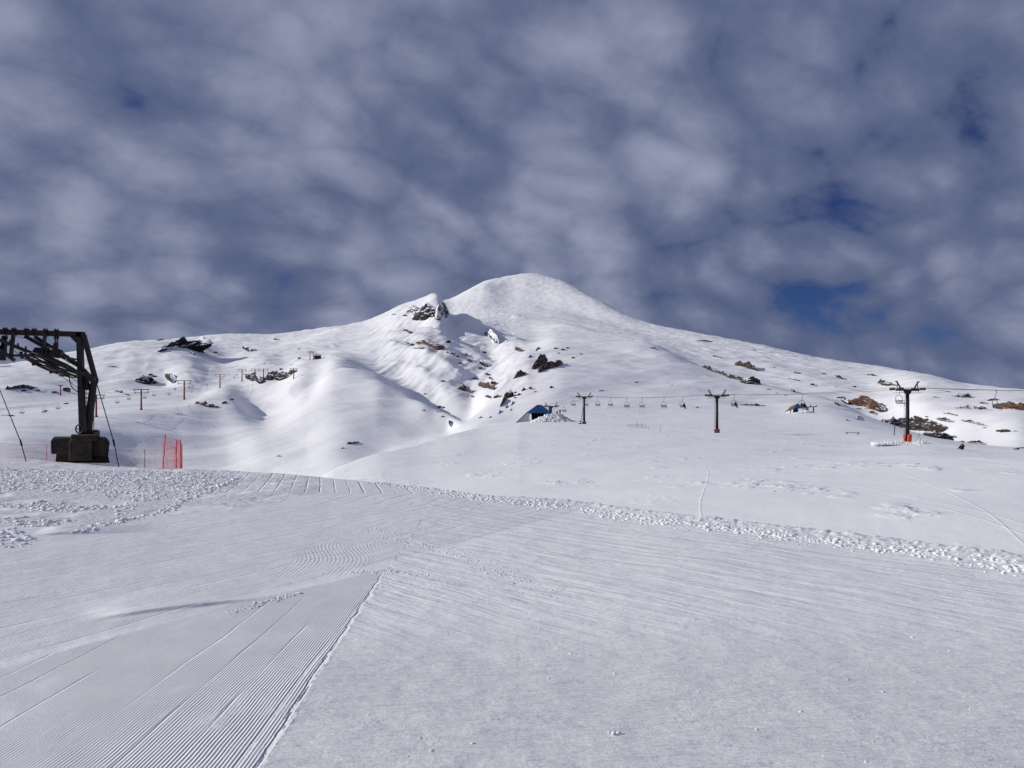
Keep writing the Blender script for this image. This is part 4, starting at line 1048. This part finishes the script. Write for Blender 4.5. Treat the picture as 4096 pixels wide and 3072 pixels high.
# ------------------------------------------------------------------ black chairlift
RD = Vector((0.327, -0.945, 0)); RP = Vector((0.945, 0.327, 0)); RANG = math.atan2(RP.y, RP.x)
G2 = 1.85
def lift_tower(px, Y, arm_row, label, pad=1.0, ladder=True, X=None, stay=False):
    x = (px-CX)/F*Y if X is None else X
    gz = ground(x, Y); za = CAMZ+(HR-arm_row)/F*Y; H = za-gz
    root = empty('lift_tower', (x, Y, gz), label, 'lift tower', 'towers of the black chairlift'); root.rotation_euler = (0, 0, RANG)
    mb = MB(); mb.tube([(0, 0, -0.6), (0, 0, H-0.55)], 0.30, 12, 0.24); mb.build('mast', 'black_steel', root)
    mb = MB(); mb.prism([(-0.28, -0.2, H-0.6), (0.28, -0.2, H-0.6), (0.55, -0.2, H-0.25), (0.55, -0.2, H), (-0.55, -0.2, H), (-0.55, -0.2, H-0.25)], (0, 0.4, 0)); mb.build('mast_head', 'black_steel', root)
    mb = MB(); mb.beam((-G2-0.15, 0, H), (G2+0.15, 0, H), 0.26, 0.26); mb.build('crossarm', 'black_steel', root)
    for s in (-1, 1):
        mb = MB(); mb.beam((s*(G2-0.75), 0, H+0.1), (s*(G2+0.1), 0, H+1.15), 0.13, 0.15); mb.beam((s*G2, 0, H), (s*(G2-0.02), 0, H+1.0), 0.07, 0.08)
        mb.box((s*(G2+0.12), 0, H+1.17), 0.3, 0.22, 0.14); mb.build('lifting_frame', 'black_steel', root)
        mb = MB(); mb.beam((s*G2, -1.15, H+0.12), (s*G2, 1.15, H+0.12), 0.10, 0.2); tr = mb.build('sheave_train', 'black_steel', root)
        for yy in (-1.05, -0.55, 0.55, 1.05):
            mb = MB(); mb.disc((s*(G2+0.12), yy, H+0.14), (1, 0, 0), 0.21, 0.12, 14); mb.build('sheave', 'black_steel', tr)
        mb = MB(); mb.beam((s*(G2-0.35), -1.0, H-0.42), (s*(G2-0.35), 1.0, H-0.42), 0.30, 0.05)
        for yy in (-0.5, 0.5): mb.tube([(s*(G2-0.35), yy, H-0.42), (s*(G2-0.2), yy, H)], 0.025, 5)
        mb.build('catwalk', 'black_steel', root)
    if ladder:
        mb = MB()
        for yy in (-0.2, 0.2): mb.tube([(-0.42, yy, 0.9), (-0.42, yy, H-0.7)], 0.022, 5)
        k = 1.1
        while k < H-0.7: mb.tube([(-0.42, -0.2, k), (-0.42, 0.2, k)], 0.016, 4); k += 0.32
        for k in (1.5, H*0.5, H-0.9): mb.tube([(-0.42, 0, k), (-0.2, 0, k)], 0.022, 5)
        mb.build('ladder', 'black_steel', root)
    if pad:
        for a0 in (0.35, 2.5, 4.6):
            mb = MB(); mb.box((math.cos(a0)*0.42, math.sin(a0)*0.42, 0.62*pad), 0.20, 0.62, 1.35*pad, Matrix.Rotation(a0, 3, 'Z') @ Matrix.Rotation(0.10, 3, 'Y')); mb.build('crash_pad', 'orange_pad' if pad > 0.9 else 'red_paint', root, 0.05)
    if stay:
        mb = MB(); mb.tube([(-0.1, 0.1, H*0.72), (-1.1, -0.2, 0.75)], 0.07, 6); mb.build('stay', 'black_steel', root)
        mb = MB(); mb.box((-1.15, -0.2, 0.75), 0.7, 0.4, 0.12); mb.tube([(-1.15, -0.2, 0.1), (-1.15, -0.2, 0.75)], 0.1, 8); mb.box((-1.3, -0.2, 0.12), 0.9, 0.5, 0.25); mb.build('winch', 'black_steel', root)
    return Vector((x, Y, za+0.36))
tops = []
tops.append(lift_tower(2205, 240, 1626, 'short lift tower rising from the snow heap beside the blue hut', pad=False, ladder=False))
tops.append(lift_tower(2337, 217, 1588, 'second lift tower from the blue hut, with a slanting stay', pad=0.45, stay=True))
tops.append(lift_tower(2868, 157, 1584, 'middle lift tower with small red pad at its foot', pad=0.6))
tops.append(lift_tower(3630, 112, 1560, 'nearest and tallest lift tower with tall orange pads'))
tops.append(lift_tower(0, 55, 1548, 'lift tower beyond the right edge of the picture', X=75.9))
HUTB = Vector((9.3, 247.5, CAMZ+(HR-1668)/F*247))
def rope_pts(side):
    base = [HUTB]+tops
    out = []
    for i in range(len(base)-1):
        a = base[i]+RP*side*(G2+0.12)*(0.6 if i == 0 else 1.0); b = base[i+1]+RP*side*(G2+0.12)
        sag = 0.0 if i == 0 else 0.010*(b-a).length
        n = 24
        for k in range(n):
            t = k/n; p = a.lerp(b, t); p.z -= sag*4*t*(1-t); out.append(p)
    out.append(base[-1]+RP*side*(G2+0.12))
    return out
ropes = {s: rope_pts(s) for s in (-1, 1)}
mb = MB()
o0 = ropes[-1][0].copy()
loop = [p-o0 for p in ropes[-1]]+[p-o0 for p in reversed(ropes[1])]
mb.tube(loop, 0.023, 5, closed=True)
ro = mb.build('haul_rope', 'black_steel'); ro.location = o0
tag(ro, 'steel haul rope of the black chairlift strung from tower to tower', 'cable')
def rope_at(px, side):
    R_ = ropes[side]
    for a, b in zip(R_[:-1], R_[1:]):
        pa = CX+F*a.x/a.y; pb = CX+F*b.x/b.y
        if min(pa, pb) <= px <= max(pa, pb) and a.y < 246:
            t = (px-pa)/(pb-pa) if pb != pa else 0; return a.lerp(b, t)
    return R_[-1]
def make_chair():
    root = empty('lift_chair', (0, 0, 0))
    # local frame: y = direction of travel reversed (seat faces -y), z up, origin at the rope grip
    mb = MB(); mb.box((0, 0, 0.02), 0.10, 0.34, 0.12); mb.tube([(0, 0, 0), (0.05, 0.0, -0.25), (0.02, 0.12, -0.7), (0, 0.18, -1.02)], 0.034, 7); mb.build('hanger', 'chair_steel', root)
    mb = MB(); arch = []
    for k in range(17):
        t = math.pi*k/16; arch.append((0.60*math.cos(t)*(1.0), 0.18, -1.48+0.46*math.sin(t)))
    mb.tube([(0.60, 0.05, -2.24), (0.62, 0.16, -1.9)]+arch+[(-0.62, 0.16, -1.9), (-0.60, 0.05, -2.24)], 0.036, 7); mb.build('bail', 'chair_steel', root)
    mb = MB()
    for k in range(4): mb.box((0, -0.05-0.11*k, -2.22+0.012*k), 1.14, 0.09, 0.045)
    mb.tube([(-0.58, 0.05, -2.25), (-0.58, -0.45, -2.25)], 0.025, 5); mb.tube([(0.58, 0.05, -2.25), (0.58, -0.45, -2.25)], 0.025, 5)
    mb.build('seat', 'chair_steel', root)
    mb = MB()
    for k in range(3): mb.box((0, 0.12+0.02*k, -2.06+0.15*k), 1.16, 0.035, 0.085)
    mb.build('backrest', 'chair_steel', root)
    mb = MB(); mb.tube([(0.5, 0.08, -1.72), (0.5, -0.42, -1.86), (-0.5, -0.42, -1.86), (-0.5, 0.08, -1.72)], 0.02, 5); mb.tube([(0.36, -0.42, -1.86), (0.36, -0.5, -2.62), (-0.36, -0.5, -2.62), (-0.36, -0.42, -1.86)], 0.02, 5); mb.build('safety_bar', 'chair_steel', root)
    return root
chair0 = make_chair(); used = [False]
CH_RZ = math.atan2(-RD.y, -RD.x)-math.pi/2
def place_chair(p, rz, label, group, scale=1.0):
    c = chair0 if not used[0] else copy_tree(chair0)
    used[0] = True
    c.location = p; c.rotation_euler = (0, 0, rz); c.scale = (scale,)*3
    tag(c, label, 'lift chair', group)
    return c
G1 = 'chairs of the black chairlift'
for px, side, lab in [
  (2216, 1, 'empty lift chair hanging just right of the short tower by the blue hut'),
  (2257, 1, 'empty lift chair low over the snow heap right of the blue hut'),
  (2294, -1, 'empty lift chair just left of the stayed lift tower'),
  (2345, 1, 'empty lift chair half hidden behind the stayed lift tower'),
  (2392, -1, 'first empty lift chair right of the stayed tower'),
  (2443, 1, 'second empty lift chair right of the stayed tower'),
  (2508, -1, 'third empty lift chair right of the stayed tower'),
  (2569, 1, 'fourth empty lift chair right of the stayed tower'),
  (2656, -1, 'fifth lift chair right of the stayed tower, empty'),
  (2731, 1, 'lift chair with one rider left of the middle tower'),
  (2937, 1, 'lift chair with one rider right of the middle tower'),
  (3210, 1, 'lift chair with two riders in front of the far hut'),
  (3600, -1, 'empty lift chair hanging close beside the nearest tower'),
  (3985, 1, 'empty lift chair at the far right, hanging past the nearest tower')]:
    p = rope_at(px, side)-Vector((0, 0, 0.05)); place_chair(p, CH_RZ+(0.25 if px > 3900 else 0), lab, G1)
    M = Matrix.Rotation(CH_RZ, 3, 'Z')
    if 'one rider' in lab: person(p+M @ Vector((0.22, -0.12, -2.10)), CH_RZ, SIT, 'cloth_black', 'cloth_black', 'dark clothed rider sitting alone on the chair %s of the middle tower' % ('left' if px < 2800 else 'right'), True)
    if 'two riders' in lab:
        person(p+M @ Vector((-0.28, -0.12, -2.10)), CH_RZ, SIT, 'cloth_brown', 'cloth_black', 'left one of two riders on the shared chair, in dark red', True)
        person(p+M @ Vector((0.28, -0.12, -2.10)), CH_RZ, SIT, 'cloth_brown', 'cloth_navy', 'right one of two riders on the shared chair, in dark red', True)

# ------------------------------------------------------------------ huts
def hut_blue():
    Yh = 246.0
    def q(px, row, d=0.0): return at(px, row, Yh)+Vector((0.22*d, d, 0))
    b = q(2150, 1690); root = empty('station_hut', b, 'lift station hut with blue gable and dark open front', 'hut'); L = root.location
    def part(mb, n, m, bev=0.0):
        mb.v = [tuple(Vector(v)-L) for v in mb.v]; return mb.build(n, m, root, bev)
    dv = Vector((0.22*7, 7, 0))
    mb = MB(); mb.prism([q(2110, 1649), q(2150, 1622), q(2190, 1651), q(2188, 1653), q(2112, 1651)], Vector((0.04, 0.2, 0))); part(mb, 'gable', 'blue_paint')
    mb = MB(); mb.prism([q(2068, 1690, -.1), q(2064, 1690, -.1), q(2110, 1646, -.1), q(2113, 1649, -.1)], dv); part(mb, 'lean_to_roof', 'grey_steel')
    mb = MB(); mb.prism([q(2108, 1649, -.3), q(2150, 1619, -.3), q(2150, 1622, -.3), q(2111, 1652, -.3)], dv*1.05); part(mb, 'roof', 'blue_paint')
    mb = MB(); mb.prism([q(2150, 1619, -.3), q(2193, 1651, -.3), q(2191, 1654, -.3), q(2150, 1622, -.3)], dv*1.05); part(mb, 'roof', 'blue_paint')
    for i in range(9):
        x0 = 2072+i*4.6; x1 = x0+4.3
        mb = MB(); r0 = 1691-(x0-2068)*0.97; r1 = 1691-(x1-2068)*0.97
        mb.prism([q(x0, 1695), q(x1, 1695), q(x1, max(r1, 1651)), q(x0, max(r0, 1651))], Vector((0.02, 0.1, 0))); part(mb, 'wall_board', 'pale_panel')
    mb = MB(); mb.prism([q(2114, 1695), q(2118, 1695), q(2118, 1651), q(2114, 1651)], Vector((0.02, 0.12, 0))-Vector((0, 0.03, 0))); part(mb, 'corner_post', 'pale_panel')
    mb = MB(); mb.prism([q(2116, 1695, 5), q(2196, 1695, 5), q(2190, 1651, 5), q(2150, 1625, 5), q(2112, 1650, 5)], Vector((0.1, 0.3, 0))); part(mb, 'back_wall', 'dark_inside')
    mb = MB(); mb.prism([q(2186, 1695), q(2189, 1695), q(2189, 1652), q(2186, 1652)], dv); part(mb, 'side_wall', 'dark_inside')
    # machinery seen inside
    mb = MB(); c = q(2140, 1682, 3.0); mb.box(c, 1.6, 1.2, 1.6); mb.tube([c+Vector((0.6, -0.7, 0.4)), c+Vector((1.8, -0.5, 0.6))], 0.28, 10); part(mb, 'machinery', 'rust_steel')
    person(q(2163, 1688, 0.6), 0.3, STAND, 'cloth_red', 'cloth_black', 'person in a red jacket standing in the dark hut opening')
hut_blue()
def hut_far():
    B = hit(3180, 1652, 180); Yh = B.y
    def q(px, row, d=0.0): return at(px, row, Yh)+Vector((-0.55*d, d, 0))
    root = empty('station_hut', B, 'far hut with rusty sloping roof and blue gable end', 'hut'); L = root.location
    def part(mb, n, m):
        mb.v = [tuple(Vector(v)-L) for v in mb.v]; return mb.build(n, m, root)
    k = Yh/F
    mb = MB(); mb.prism([q(3171, 1635), q(3189, 1614), q(3207, 1632), q(3207, 1634), q(3173, 1636)], (0.03, 0.15, 0)); part(mb, 'gable', 'blue_paint')
    mb = MB(); mb.prism([q(3174, 1655, 0.1), q(3178, 1655, 0.1), q(3178, 1636, 0.1), q(3174, 1636, 0.1)], (0.03, 0.1, 0)); part(mb, 'corner_post', 'blue_paint')
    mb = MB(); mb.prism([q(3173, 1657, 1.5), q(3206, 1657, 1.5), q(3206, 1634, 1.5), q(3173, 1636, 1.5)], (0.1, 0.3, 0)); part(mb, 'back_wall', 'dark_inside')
    A1, A2 = q(3189, 1613, -.2), q(3171, 1636, -.2)
    B1, B2 = at(3163, 1627, Yh+7), at(3138, 1648, Yh+6)
    mb = MB(); mb.prism([A1, A2, B2, B1], (0, 0, -0.15)); part(mb, 'roof', 'rust_roof')
    C1 = q(3207, 1633, -.2); mb = MB(); mb.prism([A1, C1, C1+Vector((-3, 7, 0.4)), B1], (0, 0, -0.15)); part(mb, 'roof', 'rust_roof')
    W1, W2 = q(3172, 1638), at(3141, 1649, Yh+5.5)
    for i in range(4):
        a_, b_ = W1.lerp(W2, i/4), W1.lerp(W2, (i+0.96)/4)
        mb = MB(); mb.prism([a_, b_, b_-Vector((0, 0, 2.2)), a_-Vector((0, 0, 2.2))], (0.05, 0.12, 0)); part(mb, 'wall_board', 'pale_panel')
    return Yh
Y2 = hut_far()
def small_tower(px, row_base, row_arm, half, label):
    Y = Y2-2; b = at(px, row_base, Y); b.z = min(b.z, ground(b.x, b.y)+0.5); top = at(px, row_arm, Y).z-b.z; k = Y/F
    root = empty('station_tower', b, label, 'lift tower', 'small towers of the far hut')
    mb = MB(); mb.tube([(0, 0, -0.6), (0, 0, top)], 0.28, 8, 0.24); mb.build('mast', 'black_steel', root)
    mb = MB(); mb.beam((-half*k, 0, top), (half*k, 0, top), 0.35, 0.32); mb.build('crossarm', 'black_steel', root)
    for s in (-1, 1):
        mb = MB(); mb.beam((s*half*0.55*k, 0, top), (s*half*0.85*k, 0, top+0.9), 0.16, 0.16); mb.build('lifting_frame', 'black_steel', root)
small_tower(3232, 1645, 1628, 14, 'squat tower just right of the far hut, beside a blue box')
small_tower(3254, 1660, 1627, 15, 'thin lift tower right of the far hut, in front of the heap')
bx = at(3229, 1642, Y2-1.5); mb = MB(); mb.box((0, 0, 0), 0.5, 0.5, 1.5); mb.box((0, 0, 0.8), 0.6, 0.6, 0.1); o = mb.build('control_cabinet', 'blue_paint', None, 0.03); o.location = bx
tag(o, 'small blue cabinet at the squat tower of the far hut', 'cabinet')
bx = at(2199, 1636, 239.5); mb = MB(); mb.box((0, 0, -0.3), 0.7, 0.6, 2.4); mb.box((0, 0, 0.95), 0.8, 0.7, 0.12); mb.box((0.2, -0.32, -0.2), 0.08, 0.06, 0.3); o = mb.build('control_cabinet', 'blue_paint', None, 0.03); o.location = bx
tag(o, 'tall blue cabinet behind the short tower of the blue hut', 'cabinet')

# heaps of shovelled snow
def heap(prof, Y, n, label, smin, smax, depth):
    pts = []; sz = []
    xs = [p[0] for p in prof]; tp_ = [p[1] for p in prof]
    for k in range(n):
        x = random.uniform(xs[0], xs[-1]); r0 = float(np.interp(x, xs, tp_)); rb = float(np.interp(x, xs, [p[2] for p in prof]))
        t = random.random()
        row = r0+(rb-r0)*t
        p = at(x, row, Y-depth*t)
        s = smin+(smax-smin)*random.random()**2
        pts.append((p.x, p.y, p.z-s*0.3)); sz.append(s)
        pts.append((p.x, p.y+0.8, p.z-s*1.2)); sz.append(s*1.6)
    clods('snow_heap', pts, sz, label, 1)
heap([(2128,1684,1690),(2160,1668,1692),(2190,1656,1694),(2215,1655,1695),(2245,1655,1695),(2262,1666,1694),(2285,1680,1692),(2310,1690,1694)], 238, 900, 'heap of shovelled snow in front of the blue hut', 0.10, 0.38, 4.0)
heap([(3178,1650,1655),(3205,1645,1656),(3230,1640,1658),(3252,1648,1662),(3275,1658,1666),(3300,1664,1668)], Y2-3, 420, 'heap of shovelled snow beside the far hut', 0.10, 0.36, 3.0)
heap([(3500,1768,1775),(3560,1764,1776),(3600,1764,1780),(3650,1769,1784),(3690,1762,1785),(3730,1775,1790),(3790,1790,1798)], 108, 1000, 'ridge of dug snow around the foot of the nearest tower', 0.04, 0.15, 4.0)

person(at(2240, 1655, 237.5)-Vector((0, 0, 0.3)), 0.4, STAND, 'cloth_brown', 'cloth_black', 'person in dark red standing on the snow heap')
person(at(2229, 1653, 237.5), -0.4, SIT, 'cloth_black', 'cloth_black', 'person in black sitting on the snow heap beside the standing one')
sp = hit(3850, 1799, 60)
KN = {7: (0.12, -0.34, 0.34), 8: (0.13, -0.56, 0.06), 9: (0.13, -0.70, 0.03), 11: (-0.12, -0.34, 0.34), 12: (-0.13, -0.56, 0.06), 13: (-0.13, -0.70, 0.03)}
person(Vector((sp.x, sp.y, ground(sp.x, sp.y)+0.08)), -1.1, dict(SIT, J=[KN.get(i, j) for i, j in enumerate(SIT['J'])]), 'cloth_black', 'cloth_black', 'person in black sitting on the snow at the right')

# odds and ends on the snow field
b = hit(3410, 1737, 60); k = b.y/F
root = empty('bench', b, 'low dark plank bench on the snow left of the nearest tower', 'bench'); root.rotation_euler = (0, 0.02, 0)
mb = MB(); mb.box((0, 0, 0.34), 58*k, 0.35, 0.09); mb.build('plank', 'wood_grey', root)
for s in (-1, 1):
    mb = MB(); mb.box((s*22*k, 0, 0.12), 0.12, 0.3, 0.36); mb.build('leg', 'wood_grey', root)
b = hit(3576, 1741, 60); k = b.y/F
root = empty('marker_pole', b, 'leaning dark pole with small plate left of the nearest tower', 'pole')
mb = MB(); mb.tube([(0, 0, -0.3), (5*k, 0, 55*k)], 0.09, 8); mb.build('pole', 'black_steel', root)
mb = MB(); mb.box((6*k, 0, 58*k), 14*k, 0.06, 7*k); mb.build('plate', 'black_steel', root)
b = hit(3670, 1770, 60); k = b.y/F
root = empty('crossed_sticks', b, 'two thin sticks crossed in the snow right of the nearest tower', 'sticks')
mb = MB(); mb.tube([(-14*k, 0, -0.1), (12*k, 0, 42*k)], 0.025, 5); mb.build('stick', 'grey_steel', root)
mb = MB(); mb.tube([(18*k, 0.1, -0.1), (5*k, 0.1, 40*k)], 0.025, 5); mb.build('stick', 'grey_steel', root)
for i, (x, r0, r1) in enumerate([(2548, 1687, 1712), (2567, 1695, 1713), (2594, 1704, 1716), (2641, 1702, 1727)]):
    b = hit(x, r1, 100); k = b.y/F; mb = MB(); mb.tube([(0, 0, -0.2), (0.03, 0, (r1-r0)*k)], 0.035, 5); mb.box((0.03, 0, (r1-r0)*k), 0.09, 0.09, 0.05); o = mb.build('stake', 'grey_steel'); o.location = b
    tag(o, 'thin grey stake, %s of four near the low far red net' % ['leftmost', 'second', 'third', 'rightmost'][i], 'stake', 'stakes by the far net')

# ------------------------------------------------------------------ red chairlift up the left hill
PYL = [(385,1668,1580,'first red lift pylon, right beside the terminal post'), (565,1639,1558,'second red lift pylon from the terminal'), (737,1598,1523,'third red lift pylon, just above the string of dark rocks'),
       (880,1551,1498,'fourth red lift pylon on the smooth ridge'), (968,1525,1477,'fifth red lift pylon, left of the dark rock band'), (1020,1519,1476,'sixth red lift pylon, before the left end of the rock band'),
       (1054,1526,1476,'seventh red lift pylon, in front of the dark rock band'), (1175,1515,1474,'small dark red pylon at the right end of the rock band'), (1240,1440,1406,'left one of the twin red pylons at the upper hut'), (1253,1439,1407,'right one of the twin red pylons at the upper hut')]
rt = []
rd = Vector((0.45, 0.89, 0))
for px, rb, rtp, lab in PYL:
    b = hit(px, rb, 150); k = b.y/F; H = (rb-rtp)*k
    root = empty('lift_pylon', b, lab, 'lift pylon', 'red pylons of the left chairlift'); root.rotation_euler = (0, 0, 0.12)
    s = H/9.0
    mb = MB(); mb.tube([(0, 0, -0.8), (0, 0, H)], 0.36*s+0.08, 8, 0.26*s+0.06); mb.build('mast', 'red_paint', root)
    mb = MB(); mb.tube([(0, 0, -0.3), (0, 0, 0.5*s)], 0.9*s, 8, 0.5*s); mb.build('foot', 'red_paint', root)
    mb = MB(); mb.beam((-3.4*s, 0, H), (3.4*s, 0, H), 0.35*s, 0.30*s); mb.beam((-2.8*s, 0, H-1.5*s), (2.8*s, 0, H-1.5*s), 0.22*s, 0.2*s); mb.build('crossarm', 'red_paint', root)
    for sd in (-1, 1):
        mb = MB(); mb.beam((sd*3.2*s, 0, H), (sd*2.4*s, 0, H-1.5*s), 0.18*s, 0.18*s); mb.beam((sd*2.8*s, -1.3*s, H-1.55*s), (sd*2.8*s, 1.3*s, H-1.55*s), 0.25*s, 0.25*s); mb.build('sheave_frame', 'dark_grey', root)
    rt.append((b+Vector((0, 0, H-1.2*s)), s))
rl = [Vector(at(-260, 1655, rt[0][0].y*0.82))]+[r[0] for r in rt[:7]]+[rt[8][0]]
lines = {}
for sd in (-1, 1):
    pts = []
    for a, b in zip(rl[:-1], rl[1:]):
        for k in range(10):
            t = k/10; p = a.lerp(b, t); p.z -= 0.012*(b-a).length*4*t*(1-t); p.x += sd*2.4; pts.append(p)
    pts.append(rl[-1]+Vector((sd*2.4, 0, 0))); lines[sd] = pts
mb = MB(); o0 = rl[0]
mb.tube([p-o0 for p in lines[-1]]+[p-o0 for p in reversed(lines[1])], 0.045, 4, closed=True)
o = mb.build('haul_rope', 'grey_steel'); o.location = o0; tag(o, 'thin haul rope of the red chairlift climbing the left hill', 'cable')
CHL = [(88,-1),(176,1),(232,-1),(469,1),(516,-1),(579,1),(616,-1),(676,1),(700,-1),(757,1),(770,-1),(827,1),(889,-1),(937,1),(947,-1),(976,1)]
for i, (px, sd) in enumerate(CHL):
    P_ = lines[sd]
    for a, b in zip(P_[:-1], P_[1:]):
        pa = CX+F*a.x/a.y; pb = CX+F*b.x/b.y
        if min(pa, pb) <= px <= max(pa, pb):
            p = a.lerp(b, (px-pa)/(pb-pa)); break
    else: continue
    place_chair(p, 0.5, 'tiny empty chair of the red chairlift, %s from the left' % ordinal(i+1), 'chairs of the red chairlift', 1.15)
# upper hut of the red lift, and the little red one far left
def cabin(px, rb, wpx, hpx, label, wall, roofm):
    b = hit(px, rb, 150); k = b.y/F; w = wpx*k; h = hpx*k
    root = empty('cabin', b, label, 'hut')
    mb = MB(); mb.box((0, w*0.4, h*0.3), w, w*0.8, h*0.75); mb.build('wall', wall, root)
    mb = MB(); mb.prism([(-w*.56, -0.2, h*.62), (w*.56, -0.2, h*.62), (w*.42, -0.2, h*.82), (0, -0.2, h), (-w*.42, -0.2, h*.82)], (0, w*0.9, 0)); mb.build('roof', roofm, root)
    mb = MB(); mb.box((-w*.2, -0.05, h*.28), w*.25, 0.12, h*.5); mb.build('door', 'dark_inside', root)
cabin(1268, 1437, 24, 24, 'dark hut at the top of the red chairlift', 'dark_inside', 'clod_snow')
cabin(262, 1566, 22, 16, 'small dark red hut far behind the terminal sheave', 'red_paint', 'dark_inside')
b = hit(242, 1582, 250); k = b.y/F
root = empty('lift_pylon', b, 'short red pylon hanging in view below the terminal sheave', 'lift pylon', 'red pylons of the left chairlift')
mb = MB(); mb.tube([(0, 0, -0.5), (0, 0, 42*k)], 2.2*k, 8); mb.build('mast', 'red_paint', root)
mb = MB(); mb.beam((-8*k, 0, 40*k), (8*k, 0, 40*k), 0.4, 0.4); mb.build('crossarm', 'dark_grey', root)
